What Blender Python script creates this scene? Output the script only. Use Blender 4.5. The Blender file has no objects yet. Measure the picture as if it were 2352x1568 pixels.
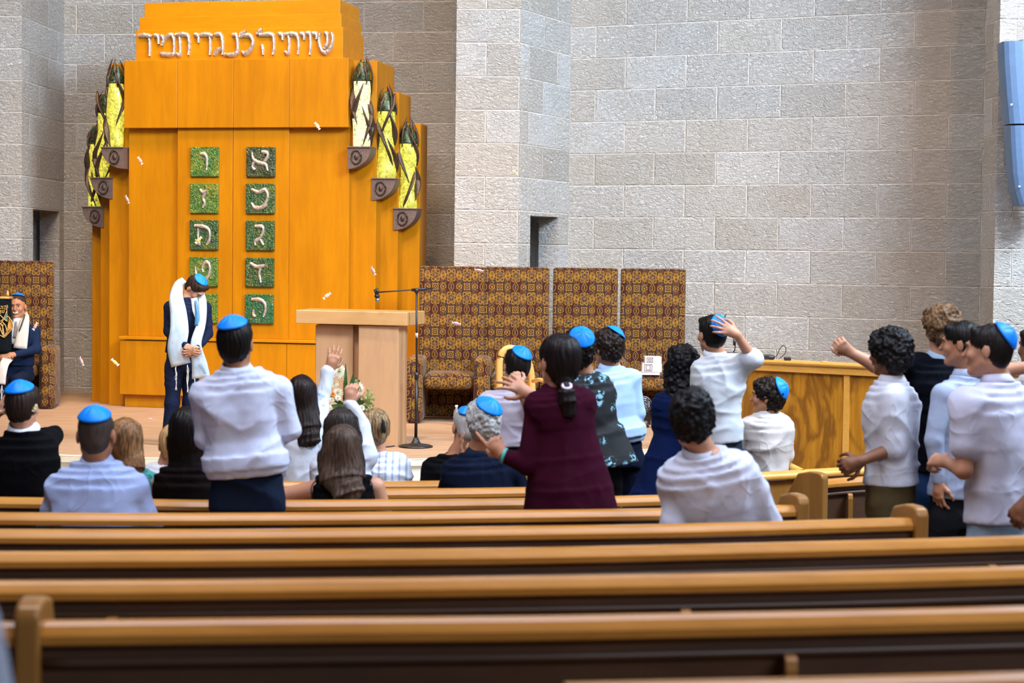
import bpy, math, random
import numpy as np
from mathutils import Vector, Matrix
random.seed(7)
S = bpy.context.scene
COL = S.collection

# ------------------------------------------------------------------ camera
W_, H_ = 2352, 1568
FPX = 4125.0
CAM = np.array([0.0, 0.0, 2.2])
PHI = math.radians(2.55); RHO = math.radians(0.69)
Fw = np.array([0, math.cos(PHI), -math.sin(PHI)])
R0 = np.array([1.0, 0, 0]); U0 = np.array([0, math.sin(PHI), math.cos(PHI)])
Rt = R0*math.cos(RHO)+U0*math.sin(RHO)
Up = U0*math.cos(RHO)-R0*math.sin(RHO)
cd = bpy.data.cameras.new('camera'); cam = bpy.data.objects.new('camera', cd); COL.objects.link(cam)
m = Matrix.Identity(4)
for i in range(3):
    m[i][0] = Rt[i]; m[i][1] = Up[i]; m[i][2] = -Fw[i]; m[i][3] = CAM[i]
cam.matrix_world = m
cd.sensor_width = 36; cd.lens = 36*FPX/W_; cd.clip_start = 0.05; cd.clip_end = 200
cd.dof.use_dof = True; cd.dof.focus_distance = 16.5; cd.dof.aperture_fstop = 3.4
S.camera = cam

# ------------------------------------------------------------------ world, light, exposure
S.view_settings.view_transform = 'Standard'; S.view_settings.look = 'None'
S.view_settings.gamma = 1; S.view_settings.use_curve_mapping = False
S.view_settings.exposure = 0.0
wd = bpy.data.worlds.new('hall_ambient'); S.world = wd; wd.use_nodes = True
bg = wd.node_tree.nodes['Background']; bg.inputs[0].default_value = (0.62, 0.72, 1.0, 1); bg.inputs[1].default_value = 0.065

def aim(o, tgt):
    o.rotation_euler = (Vector(tgt)-o.location).to_track_quat('-Z', 'Y').to_euler()
def area(name, loc, tgt, sx, sy, power, col, spread=180):
    l = bpy.data.lights.new(name, 'AREA'); l.shape = 'RECTANGLE'; l.size = sx; l.size_y = sy
    l.energy = power; l.color = col; l.spread = math.radians(spread)
    o = bpy.data.objects.new(name, l); COL.objects.link(o); o.location = loc; aim(o, tgt); return o
def spot(name, loc, tgt, power, col, size=60, blend=0.6, r=0.12):
    l = bpy.data.lights.new(name, 'SPOT'); l.energy = power; l.color = col
    l.spot_size = math.radians(size); l.spot_blend = blend; l.shadow_soft_size = r
    o = bpy.data.objects.new(name, l); COL.objects.link(o); o.location = loc; aim(o, tgt); return o
WARM = (1.0, 0.62, 0.30); WARM2 = (1.0, 0.74, 0.5); COOL = (0.50, 0.66, 1.0); DAY = (0.88, 0.93, 1.0)
area('daylight_window', (9.5, -6.0, 10.0), (0.5, 19.0, 2.2), 8.0, 4.0, 1250, (0.74, 0.84, 1.0))
area('added_wall_wash', (7.8, 10.0, 9.6), (1.2, 20.5, 3.0), 4.5, 3.0, 3000, (0.70, 0.84, 1.0))  # unseen wall wash, added to brighten the right wall
area('added_wall_wash', (-3.2, 9.0, 10.0), (-5.0, 21.5, 3.4), 3.5, 2.0, 900, (1.0, .93, .86))  # unseen area lamp, added to lift the left pier
area('skylight', (0.5, 6.8, 8.0), (0.3, 8.8, 0.0), 8.0, 3.5, 560, COOL)
spot('added_back_wall_spot', (-0.6, 18.4, 8.8), (-1.2, 22.0, 2.5), 420, WARM2, 60, 0.9)  # warm wash added to lift the back wall, no fixture in view
spot('added_back_wall_spot', (-5.2, 18.4, 8.8), (-5.2, 22.6, 2.5), 260, WARM2, 60, 0.9)  # second unseen spot, added for the left end of the back wall
spot('ark_spot', (-4.3, 18.5, 8.8), (-3.6, 20.4, 1.9), 600, WARM, 56, 0.7)
spot('ark_spot', (-2.4, 18.3, 8.8), (-2.7, 20.3, 1.9), 600, WARM, 56, 0.7)
spot('ark_spot', (-3.2, 17.6, 8.6), (-3.1, 20.5, 4.0), 420, WARM, 60, 0.8)
spot('stage_spot', (-1.0, 15.0, 8.2), (-1.2, 17.2, 0.5), 1050, WARM2, 75, 0.8)
spot('stage_spot', (-4.5, 15.0, 8.2), (-4.2, 17.8, 0.5), 1200, WARM2, 75, 0.8)
spot('stage_spot', (1.2, 16.2, 8.2), (1.0, 19.2, 0.6), 620, WARM, 60, 0.8)
spot('corner_spot', (4.6, 15.6, 8.0), (4.2, 18.6, 1.5), 330, (1.0, 0.52, 0.18), 70, 0.9)
area('pew_downlight', (0.0, 5.0, 6.6), (0.0, 5.4, 0.0), 7.0, 4.0, 200, WARM2)
spot('front_spot', (2.6, 11.2, 7.0), (2.8, 13.6, 0.8), 450, WARM, 75, 0.8)

# ------------------------------------------------------------------ pixel helpers
def ray(px, py):
    v = Fw*FPX + Rt*(px-W_/2) - Up*(py-H_/2)
    return v
def at(px, py, Y):
    v = ray(px, py); return CAM + v*(Y/v[1])
def onz(px, py, z):
    v = ray(px, py); return CAM + v*((z-CAM[2])/v[2])
def onplane(px, py, p, n):
    v = ray(px, py); p = np.array(p, float); n = np.array(n, float)
    return CAM + v*(np.dot(p-CAM, n)/np.dot(v, n))

# ------------------------------------------------------------------ node helper
class X:
    def __init__(s, nt, sock): s.nt = nt; s.k = sock
    def _m(s, op, *a):
        n = s.nt.nodes.new('ShaderNodeMath'); n.operation = op
        for i, q in enumerate((s,)+a):
            if isinstance(q, X): s.nt.links.new(q.k, n.inputs[i])
            else: n.inputs[i].default_value = float(q)
        return X(s.nt, n.outputs[0])
    def __add__(s, b): return s._m('ADD', b)
    __radd__ = __add__
    def __sub__(s, b): return s._m('SUBTRACT', b)
    def __rsub__(s, b): return (s*-1.0)+b
    def __mul__(s, b): return s._m('MULTIPLY', b)
    __rmul__ = __mul__
    def __truediv__(s, b): return s._m('DIVIDE', b)
    def __neg__(s): return s*-1.0
    def abs(s): return s._m('ABSOLUTE')
    def floor(s): return s._m('FLOOR')
    def frac(s): return s._m('FRACT')
    def sin(s): return s._m('SINE')
    def cos(s): return s._m('COSINE')
    def pow(s, e): return s._m('POWER', e)
    def sqrt(s): return s._m('SQRT')
    def min(s, b): return s._m('MINIMUM', b)
    def max(s, b): return s._m('MAXIMUM', b)
    def mod2(s): return s._m('FLOORED_MODULO', 2.0)
    def atan2(s, b): return s._m('ARCTAN2', b)
    def sstep(s, a, b, lo=0.0, hi=1.0):
        n = s.nt.nodes.new('ShaderNodeMapRange'); n.interpolation_type = 'SMOOTHSTEP'
        s.nt.links.new(s.k, n.inputs[0])
        for i, v in ((1, a), (2, b), (3, lo), (4, hi)): n.inputs[i].default_value = v
        return X(s.nt, n.outputs[0])
class Mat:
    def __init__(s, name, rough=0.6, spec=0.5, metal=0.0, **kw):
        s.m = bpy.data.materials.new(name); s.m.use_nodes = True; s.nt = s.m.node_tree
        s.b = s.nt.nodes['Principled BSDF']
        s.b.inputs['Roughness'].default_value = rough; s.b.inputs['Metallic'].default_value = metal
        s.b.inputs['Specular IOR Level'].default_value = spec
        for k, v in kw.items(): s.b.inputs[k.replace('_', ' ')].default_value = v
        s.tc = s.nt.nodes.new('ShaderNodeTexCoord')
        s.N = s.nt.nodes.new; s.L = s.nt.links.new
    def xyz(s, out='Object'):
        n = s.N('ShaderNodeSeparateXYZ'); s.L(s.tc.outputs[out], n.inputs[0])
        return [X(s.nt, n.outputs[i]) for i in range(3)]
    def vec(s, x, y, z=0.0):
        n = s.N('ShaderNodeCombineXYZ')
        for i, q in enumerate((x, y, z)):
            if isinstance(q, X): s.L(q.k, n.inputs[i])
            else: n.inputs[i].default_value = q
        return n.outputs[0]
    def noise(s, vec, scale=1.0, detail=3, rough=0.55, dist=0.0):
        n = s.N('ShaderNodeTexNoise'); s.L(vec, n.inputs['Vector'])
        n.inputs['Scale'].default_value = scale; n.inputs['Detail'].default_value = detail
        n.inputs['Roughness'].default_value = rough; n.inputs['Distortion'].default_value = dist
        return X(s.nt, n.outputs[0])
    def rnd(s, vec):
        n = s.N('ShaderNodeTexWhiteNoise'); n.noise_dimensions = '3D'; s.L(vec, n.inputs['Vector'])
        return X(s.nt, n.outputs[0])
    def voro(s, vec, scale, feat='F1'):
        n = s.N('ShaderNodeTexVoronoi'); n.feature = feat; s.L(vec, n.inputs['Vector']); n.inputs['Scale'].default_value = scale
        return X(s.nt, n.outputs['Distance'])
    def mix(s, f, a, b):
        n = s.N('ShaderNodeMix'); n.data_type = 'RGBA'
        if isinstance(f, X): s.L(f.k, n.inputs[0])
        else: n.inputs[0].default_value = f
        for i, q in ((6, a), (7, b)):
            if isinstance(q, (tuple, list)): n.inputs[i].default_value = (*q[:3], 1)
            else: s.L(q, n.inputs[i])
        return n.outputs[2]
    def ramp(s, f, stops):
        n = s.N('ShaderNodeValToRGB'); s.L(f.k, n.inputs[0]); e = n.color_ramp.elements
        while len(e) < len(stops): e.new(0.5)
        for k, (p, c) in enumerate(stops): e[k].position = p; e[k].color = (*c[:3], 1)
        return n.outputs[0]
    def color(s, q):
        if isinstance(q, (tuple, list)): s.b.inputs['Base Color'].default_value = (*q[:3], 1)
        else: s.L(q, s.b.inputs['Base Color'])
        return s
    def bump(s, h, strength=0.5, dist=0.01):
        n = s.N('ShaderNodeBump'); n.inputs['Strength'].default_value = strength; n.inputs['Distance'].default_value = dist
        s.L(h.k, n.inputs['Height']); s.L(n.outputs[0], s.b.inputs['Normal']); return s
    def emit(s, col, st):
        if isinstance(col, (tuple, list)): s.b.inputs['Emission Color'].default_value = (*col[:3], 1)
        else: s.L(col, s.b.inputs['Emission Color'])
        if isinstance(st, X): s.L(st.k, s.b.inputs['Emission Strength'])
        else: s.b.inputs['Emission Strength'].default_value = st
        return s

def wood(name, c1, c2, axis='z', rough=0.35, fine=1.0):
    M = Mat(name, rough); x, y, z = M.xyz()
    if axis == 'z': v = M.vec(x*1.0, y*1.0, z*0.10)
    elif axis == 'x': v = M.vec(x*0.08, y*1.0, z*1.0)
    else: v = M.vec(x, y*0.08, z)
    n = M.noise(v, 14*fine, 5, 0.6, 0.6); n2 = M.noise(v, 90*fine, 3, 0.6); n3 = M.noise(M.vec(x, y, z*.5), 1.6, 3)
    f = (n*0.55+n2*0.2+n3*0.45).sstep(0.35, 0.85)
    M.color(M.mix(f, c1, c2)); M.bump(n2, 0.06, 0.002)
    return M.m
def flat(name, c, rough=0.6, spec=0.5, metal=0.0, var=0.12, scale=20, bump=0.0):
    M = Mat(name, rough, spec, metal); n = M.noise(M.tc.outputs['Object'], scale, 4)
    d = tuple(q*(1-var) for q in c); e = tuple(min(1, q*(1+var)) for q in c)
    M.color(M.mix(n.sstep(.3, .7), d, e))
    if bump: M.bump(n, bump, 0.004)
    return M.m
def cloth(name, c, rough=0.85, var=0.06, sheen=0.0, weave=0.15, wr=0.35):
    M = Mat(name, rough, 0.06); o = M.tc.outputs['Object']
    n = M.noise(o, 9, 4, 0.6, 1.2); w = M.noise(o, 420, 1)
    d = tuple(q*(1-var) for q in c); e = tuple(min(1, q*(1+var)) for q in c)
    M.color(M.mix(n.sstep(.3, .7), d, e)); cr = M.noise(o, 2.4, 1, .5, 1.0); cr2 = M.noise(o, 4.2, 1, .5, 1.2)
    rg = (1.0-((cr-0.5).abs()*7.0).min(1.0)).pow(2.0)+(1.0-((cr2-0.46).abs()*9.0).min(1.0)).pow(2.0)*0.5
    M.bump(rg*wr*1.2+n*wr*0.25+w*weave*0.05, 0.8, 0.012)
    if sheen: M.b.inputs['Sheen Weight'].default_value = sheen
    return M.m

def stone():
    M = Mat('hewn_limestone_blocks', 0.9, 0.2); x, y, z = M.xyz(); x = x+y
    h = 0.37; w = 0.74
    row = (z/h).floor(); uu = x/w + row.mod2()*0.5; cell = uu.floor()
    fx = uu.frac(); fz = (z/h).frac()
    dx = (fx.min(1.0-fx))*w; dz = (fz.min(1.0-fz))*h; e = dx.min(dz)
    joint = e.sstep(0.0015, 0.004); margin = e.sstep(0.003, 0.016)
    r = M.rnd(M.vec(cell, row, 1.0)); r2 = M.rnd(M.vec(cell, row, 7.0)); r3 = M.rnd(M.vec(cell, row, 13.0))
    ox = cell*3.7 + r*9.0
    tilt = (r2-0.5)*1.4
    vec = M.vec((x+z*tilt*0.6)*15.0+ox, (z-x*tilt*0.35)*36.0+row*5.1, 0.0)
    a = M.noise(vec, 1.0, 4, 0.6, 0.9)
    vec2 = M.vec(x*20.0+ox, z*24.0+row*3.3, 0.0)
    b = M.noise(vec2, 1.0, 5, 0.65, 0.5)
    rid = 1.0-((a-0.5).abs()*4.0).min(1.0)
    hgt = ((rid-0.5)*(0.7+r3*0.4) + (b-0.5)*(1.3+r*0.9))*margin*0.85 + joint*0.16
    c = M.mix(r2.sstep(0.0, 1.0), (0.75, 0.69, 0.61), (0.88, 0.865, 0.84))
    c = M.mix(M.noise(M.vec(x, z, 0.0), 2.0, 3).sstep(.35, .75), c, (0.80, 0.76, 0.70))
    c = M.mix(joint, (0.27, 0.22, 0.17), c)
    M.color(c); M.bump(hgt, 1.0, 0.038)
    return M.m
M_STONE = stone()

def fabric_pattern():
    M = Mat('patterned_upholstery', 0.85, 0.2); x, y, z = M.xyz()
    u0 = (x + y*0.9)/0.172; v0 = (z + y*0.55)/0.247
    wob = M.noise(M.vec(u0, v0, 0.0), 3.0, 2)
    u = u0; v = v0
    ci = u.floor(); cj = v.floor(); par = (ci+cj).mod2()
    cx = u.frac()-0.5; cy = v.frac()-0.5
    X1 = cx*0.70; Y1 = cy*1.0                 # metric-ish
    def g(v_, lo, hi): return v_.sstep(lo, hi)
    def band(v_, c, w): return (1.0-((v_-c).abs()/w)).max(0.0).sstep(0.15, 0.6)
    r = (X1*X1+Y1*Y1).sqrt()
    # square medallion
    sq = ((X1.abs()*1.05).pow(4.0)+Y1.abs().pow(4.0)).pow(0.25)
    ms = band(sq, 0.125, 0.026).max(band(r, 0.055, 0.022)).max(band((X1.abs()-0.115).abs()+(Y1.abs()-0.13).abs(), 0.0, 0.035))
    halo_s = band(X1.abs()*1.1+Y1.abs(), 0.30, 0.014)*0.5
    ms = ms.max(halo_s)
    # lantern medallion
    di = (X1.abs()*1.5+Y1.abs()*0.9).max(X1.abs()*2.0)
    ml = band(di, 0.225, 0.035).max(band(X1.abs()*1.6+((Y1.abs()-0.07)).abs(), 0.055, 0.022)).max(band(r, 0.0, 0.035))
    ml = ml.max(band(((X1*X1)+(Y1+0.265)*(Y1+0.265)).sqrt(), 0.0, 0.045)*0.9)
    side = ((X1.abs()-0.235)*(X1.abs()-0.235)+(((Y1.abs()-0.06).abs())*((Y1.abs()-0.06).abs()))).sqrt()
    ml = ml.max(band(side, 0.0, 0.028))
    med = ms*(1.0-par)+ml*par
    # lattice along the seams: flowers at the seam between rows
    Y2 = 0.5-Y1.abs()
    th = Y2.atan2(X1.abs()+0.0001)
    rr = (X1*X1+Y2*Y2).sqrt()
    pet = 0.23+0.05*(th*6.0).cos()
    flow = band(rr-pet, 0.0, 0.035).max(band(rr, 0.15, 0.028)*(th*8.0).sin().abs().sstep(.2, .7)).max(band(rr, 0.0, 0.05))
    X2 = 0.35-X1.abs()
    og = X1.abs()-(0.335-0.10*(Y1*12.566).cos()*1.0)
    lat = band(og, 0.0, 0.026).max(band((X2*X2+Y1*Y1).sqrt(), 0.0, 0.065)).max(band((X2*X2+(Y2-0.1)*(Y2-0.1)).sqrt(), 0.08, 0.03)*.8)
    fil = M.voro(M.vec(u*7.0, v*9.0, wob), 1.0, 'DISTANCE_TO_EDGE').sstep(0.02, 0.16, 1.0, 0.0)
    zone = rr.sstep(0.27, 0.33, 1.0, 0.0).max(X2.sstep(0.10, 0.16, 1.0, 0.0))
    gold = med.max(flow*0.95).max(lat).max(fil*zone*0.45)
    dots = band((M.voro(M.vec(u*6.0, v*8.5, 0.0), 1.0)), 0.0, 0.16)
    gold = gold.max(dots*0.35)
    base = M.mix(par, (0.036, 0.017, 0.015), (0.042, 0.009, 0.009))
    base = M.mix(rr.sstep(0.06, 0.17, 1.0, 0.0)*par, base, (0.075, 0.05, 0.05))
    gc = M.mix(par*0.5+wob*0.5, (0.42, 0.205, 0.022), (0.30, 0.16, 0.02))
    c = M.mix(gold*0.85, base, gc)
    M.color(c); M.bump(gold*0.5+M.noise(M.tc.outputs['Object'], 400, 1)*.5, 0.3, 0.003)
    M.b.inputs['Sheen Weight'].default_value = 0.15
    return M.m
M_FAB = fabric_pattern()

M_ARK = wood('honey_maple_veneer', (0.40, 0.148, 0.0005), (0.56, 0.222, 0.001), 'z', 0.33, 0.8)
M_ARKX = wood('honey_maple_crossgrain', (0.46, 0.178, 0.0005), (0.60, 0.242, 0.001), 'x', 0.33, 0.8)
M_SEAM = flat('dark_seam', (0.12, 0.05, 0.01), 0.7)
M_LECT = wood('pale_maple', (0.44, 0.24, 0.115), (0.54, 0.31, 0.16), 'z', 0.4, 1.0)
M_LECTX = wood('pale_maple_crossgrain', (0.50, 0.27, 0.10), (0.60, 0.34, 0.14), 'x', 0.35, 1.0)
M_CAP = wood('varnished_oak_rail', (0.38, 0.150, 0.022), (0.54, 0.235, 0.042), 'x', 0.24, 1.0)
M_PANEL = wood('shade_darkened_oak_panel', (0.052, 0.023, 0.011), (0.088, 0.040, 0.020), 'x', 0.4, 1.0)  # shade from the pew behind is mixed into this oak colour
M_PEWEND = wood('golden_oak_end', (0.25, 0.11, 0.022), (0.36, 0.17, 0.04), 'z', 0.3, 1.0)
def figured():
    M = Mat('figured_golden_oak', .35); x, y, z = M.xyz(); v = M.vec(x+y*.3, 0.0, z*.35)
    n = M.noise(v, 2.2, 3, .5, 2.2); n2 = M.noise(M.vec(x*1.0, y, z*.06), 40, 4, .6); n3 = M.noise(v, 5.0, 3, .6, 3.0)
    base = M.mix(n2.sstep(.35, .7), (0.40, 0.165, 0.010), (0.52, 0.235, 0.018))
    base = M.mix(((n-0.5).abs()*9.0).min(1.0).sstep(0.0, .9, .75, 0.0), base, (0.16, 0.055, 0.006)); M.color(M.mix(n3.sstep(.62, .8), base, (0.20, 0.075, 0.008))); return M.m
M_PART = figured()
M_PARTR = wood('golden_oak_trim', (0.62, 0.30, 0.05), (0.78, 0.42, 0.09), 'x', 0.3, 1.0)
M_BENT = wood('bent_beech', (0.62, 0.34, 0.09), (0.74, 0.44, 0.14), 'z', 0.3, 1.0)
def bronze(name, c, rough=0.42, metal=0.85, bs=0.6, sc=60):
    M = Mat(name, rough, 0.5, metal); o = M.tc.outputs['Object']; n = M.noise(o, sc, 4, .6, .5)
    M.color(M.mix(n.sstep(.3, .7), tuple(q*.55 for q in c), c)); M.bump(n, bs, 0.006); return M.m
M_SILV = bronze('burnished_silver', (0.66, 0.56, 0.50), 0.3, 0.45, 0.6, 50)
M_BRONZE = bronze('dark_bronze', (0.10, 0.062, 0.045), 0.42, 0.5, 0.7, 45)
M_BRKT = bronze('grey_brown_bronze', (0.21, 0.145, 0.125), 0.5, 0.3, 0.8, 90)
def glow(name, c1, c2, c3, st):
    M = Mat(name, 0.25); o = M.tc.outputs['Object']; x, y, z = M.xyz()
    n = M.noise(o, 16, 5, .7, 1.5); n2 = M.noise(o, 38, 3, .7, .8)
    c = M.mix(n.sstep(.42, .6), c1, c2); c = M.mix(n2.sstep(.54, .62), c, c3)
    M.color((0.25, 0.25, 0.05)); M.emit(c, st); M.bump(n2, .5, .004); return M.m
M_GLY = glow('lit_yellow_glass', (1.0, 0.90, 0.12), (0.42, 0.38, 0.008), (0.02, 0.05, 0.02), 0.85)
M_GLW = glow('lit_white_glass', (1.0, 0.98, 0.72), (0.85, 0.80, 0.42), (0.03, 0.09, 0.08), 1.1)
def darkglass():
    M = Mat('unlit_green_glass', 0.15); o = M.tc.outputs['Object']; n = M.noise(o, 26, 5, .7, 1.5)
    M.color(M.ramp(n, [(0.3, (0.004, 0.012, 0.014)), (0.5, (0.02, 0.045, 0.02)), (0.62, (0.12, 0.17, 0.05)), (0.75, (0.02, 0.03, 0.06))])); M.bump(n, .6, .006); return M.m
M_DGL = darkglass()
def tileglass(name, a, b, c):
    M = Mat(name, 0.12, 0.8); o = M.tc.outputs['Object']
    n = M.noise(o, 9, 5, .65, 1.6); n2 = M.noise(o, 28, 4, .6, 1.6); v = M.voro(o, 55)
    M.color(M.mix(n2.sstep(.45, .7), M.ramp(n, [(0.30, a), (0.5, b), (0.68, c)]), tuple(q*.35 for q in a)))
    M.bump(n2*0.7+v*0.6, .9, .012); return M.m
M_TILES = [tileglass('green_glass_tile_bright', (0.02, 0.10, 0.02), (0.08, 0.20, 0.02), (0.36, 0.30, 0.02)),
           tileglass('green_glass_tile_deep', (0.005, 0.05, 0.018), (0.03, 0.10, 0.02), (0.16, 0.16, 0.015)),
           tileglass('green_glass_tile_dark', (0.006, 0.02, 0.008), (0.03, 0.06, 0.012), (0.10, 0.08, 0.01)),
           tileglass('green_glass_tile_emerald', (0.0, 0.11, 0.05), (0.02, 0.13, 0.04), (0.12, 0.16, 0.02))]
M_BLACK = flat('black_plastic', (0.012, 0.012, 0.014), 0.4)
M_STEEL = flat('steel', (0.5, 0.5, 0.52), 0.3, 0.5, 0.9)
M_SPK = flat('blue_grey_enamel', (0.11, 0.19, 0.33), 0.45, 0.5, 0, .05)
M_SPKW = flat('pale_enamel', (0.42, 0.47, 0.58), 0.5, 0.5, 0, .03)
M_STEP = flat('cream_stone_nosing', (0.72, 0.64, 0.50), 0.6, .4, 0, .06, 8, .1)
M_RISER = flat('pale_stone_riser', (0.52, 0.50, 0.45), 0.7, .4, 0, .08, 6, .1)
def carpet(name, a, b):
    M = Mat(name, 1.0, 0.1); o = M.tc.outputs['Object']; x, y, z = M.xyz()
    n = M.noise(o, 260, 2); n2 = M.noise(M.vec(x*1.5, y*9.0, 0.0), 1.5, 4); 
    M.color(M.mix((n*.5+n2*.7).sstep(.35, .8), a, b)); M.bump(n, .6, .01); return M.m
M_CARP = carpet('tan_carpet', (0.38, 0.24, 0.145), (0.54, 0.36, 0.235))
M_CARP2 = carpet('hall_carpet', (0.10, 0.06, 0.045), (0.16, 0.10, 0.07))

# ------------------------------------------------------------------ object helpers
def mesh_obj(name, V, F, mat, parent=None, smooth=False, local=False):
    V = np.asarray(V, float)
    if parent is not None and not local: V = V - np.array(parent['_o'])
    me = bpy.data.meshes.new(name)
    me.from_pydata(V.tolist(), [], [list(map(int, f)) for f in F]); me.update()
    if mat is not None:
        for q in (mat if isinstance(mat, list) else [mat]): me.materials.append(q)
    if smooth: me.polygons.foreach_set('use_smooth', [True]*len(me.polygons))
    o = bpy.data.objects.new(name, me); COL.objects.link(o)
    if parent is not None: o.parent = parent
    return o
def thing(name, label, cat, loc=(0, 0, 0), rotz=0, group=None):
    o = bpy.data.objects.new(name, None); COL.objects.link(o); o.empty_display_size = .1
    o.location = [float(q) for q in loc]; o.rotation_euler = (0, 0, rotz); o['label'] = label; o['category'] = cat
    if group: o['group'] = group
    o['_o'] = [float(q) for q in loc]
    return o
def tag(o, label, cat, group=None):
    o['label'] = label; o['category'] = cat
    if group: o['group'] = group
    return o
def struct(o): o['kind'] = 'structure'; return o
class MB:
    def __init__(s): s.V = []; s.F = []
    def add(s, V, F):
        k = len(s.V); s.V += [tuple(map(float, v)) for v in V]; s.F += [tuple(i+k for i in f) for f in F]; return s
    def box(s, a, b, bev=0.0, fr=None):
        x0, y0, z0 = a; x1, y1, z1 = b
        if bev > 0:
            V, F = bevbox(a, b, bev)
        else:
            V = [(x0, y0, z0), (x1, y0, z0), (x1, y1, z0), (x0, y1, z0), (x0, y0, z1), (x1, y0, z1), (x1, y1, z1), (x0, y1, z1)]
            F = [(0, 3, 2, 1), (4, 5, 6, 7), (0, 1, 5, 4), (1, 2, 6, 5), (2, 3, 7, 6), (3, 0, 4, 7)]
        if fr: V = [fr(*v) for v in V]
        return s.add(V, F)
    def build(s, name, mat, parent=None, smooth=False, local=False): return mesh_obj(name, s.V, s.F, mat, parent, smooth, local)
def bevbox(a, b, r, n=2):
    # rounded box made from a subdivided sphere octants
    c = [(a[i]+b[i])/2 for i in range(3)]; h = [abs(b[i]-a[i])/2 for i in range(3)]
    r = min(r, *h)
    V = []; F = []; seg = n
    angs = [-math.pi/2 + math.pi*k/(2*seg+1) for k in range(2*seg+2)]
    lat = [(-1 if k <= seg else 1, -math.pi/2+ (math.pi/2)*(k/seg) if k <= seg else (math.pi/2)*((k-seg-1)/seg)) for k in range(2*seg+2)]
    lon = []
    for q in range(4):
        for k in range(seg+1): lon.append((q, math.pi/2*q + math.pi/2*k/seg))
    for sz, la in lat:
        for q, lo in lon:
            sx = 1 if q in (0, 3) else -1; sy = 1 if q in (0, 1) else -1
            V.append((c[0]+sx*(h[0]-r)+r*math.cos(la)*math.cos(lo), c[1]+sy*(h[1]-r)+r*math.cos(la)*math.sin(lo), c[2]+sz*(h[2]-r)+r*math.sin(la)))
    n2 = len(lon)
    for i in range(len(lat)-1):
        for j in range(n2):
            F.append((i*n2+j, i*n2+(j+1) % n2, (i+1)*n2+(j+1) % n2, (i+1)*n2+j))
    F.append(tuple(range(n2-1, -1, -1))); F.append(tuple((len(lat)-1)*n2+j for j in range(n2)))
    return V, F
def basis(d, up=(0, 0, 1)):
    d = np.asarray(d, float); d = d/np.linalg.norm(d); up = np.asarray(up, float)
    if abs(np.dot(d, up)) > .97: up = np.array([1.0, 0, 0])
    x = np.cross(d, up); x /= np.linalg.norm(x); y = np.cross(x, d); return x, y, d
def tube(mb, pts, rad, n=10, caps=True, flat_=1.0, up=(0, 0, 1)):
    pts = [np.asarray(p, float) for p in pts]; k = len(pts)
    if not isinstance(rad, (list, tuple, np.ndarray)): rad = [rad]*k
    V = []; F = []
    for i, p in enumerate(pts):
        d = pts[min(i+1, k-1)]-pts[max(i-1, 0)]; x, y, _ = basis(d, up)
        for j in range(n):
            a = 2*math.pi*j/n; V.append(p+x*math.cos(a)*rad[i]+y*math.sin(a)*rad[i]*flat_)
    for i in range(k-1):
        for j in range(n): F.append((i*n+j, i*n+(j+1) % n, (i+1)*n+(j+1) % n, (i+1)*n+j))
    if caps: F.append(tuple(range(n-1, -1, -1))); F.append(tuple((k-1)*n+j for j in range(n)))
    mb.add(V, F); return mb
def smoothpath(pts, sub=6):
    P = [np.asarray(p, float) for p in pts]; out = []
    Q = [2*P[0]-P[1]]+P+[2*P[-1]-P[-2]]
    for i in range(1, len(Q)-2):
        p0, p1, p2, p3 = Q[i-1:i+3]
        for s_ in range(sub):
            t = s_/sub
            out.append(.5*((2*p1)+(-p0+p2)*t+(2*p0-5*p1+4*p2-p3)*t*t+(-p0+3*p1-3*p2+p3)*t**3))
    out.append(P[-1]); return out
def lathe(mb, prof, c, n=24, axis=(0, 0, 1)):
    x, y, d = basis(axis); c = np.asarray(c, float); V = []; F = []
    for r, h in prof:
        for j in range(n):
            a = 2*math.pi*j/n; V.append(c+d*h+(x*math.cos(a)+y*math.sin(a))*r)
    for i in range(len(prof)-1):
        for j in range(n): F.append((i*n+j, i*n+(j+1) % n, (i+1)*n+(j+1) % n, (i+1)*n+j))
    F.append(tuple(range(n-1, -1, -1))); F.append(tuple((len(prof)-1)*n+j for j in range(n)))
    mb.add(V, F); return mb
def ellips(mb, c, r, n=12, m_=8, M=None):
    V = []; F = []; c = np.asarray(c, float)
    for i in range(m_+1):
        la = -math.pi/2+math.pi*i/m_
        for j in range(n):
            a = 2*math.pi*j/n; q = np.array([r[0]*math.cos(la)*math.cos(a), r[1]*math.cos(la)*math.sin(a), r[2]*math.sin(la)])
            if M is not None: q = M@q
            V.append(c+q)
    for i in range(m_):
        for j in range(n): F.append((i*n+j, i*n+(j+1) % n, (i+1)*n+(j+1) % n, (i+1)*n+j))
    mb.add(V, F); return mb
# ------------------------------------------------------------------ setting
ST = 0.48                         # stage height
def floor_z(y): return max(0.0, 0.0747*(10.96-y))
mb = MB()
ys = [-1.0, 10.96, 24.0]
V = []; F = []
for i, y in enumerate(ys):
    z = 0.0747*(10.96-y) if y < 10.96 else 0.0
    V += [(-9, y, z), (11, y, z)]
for i in range(2): F.append((2*i, 2*i+1, 2*i+3, 2*i+2))
struct(mesh_obj('floor', V, F, M_CARP2))

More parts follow.
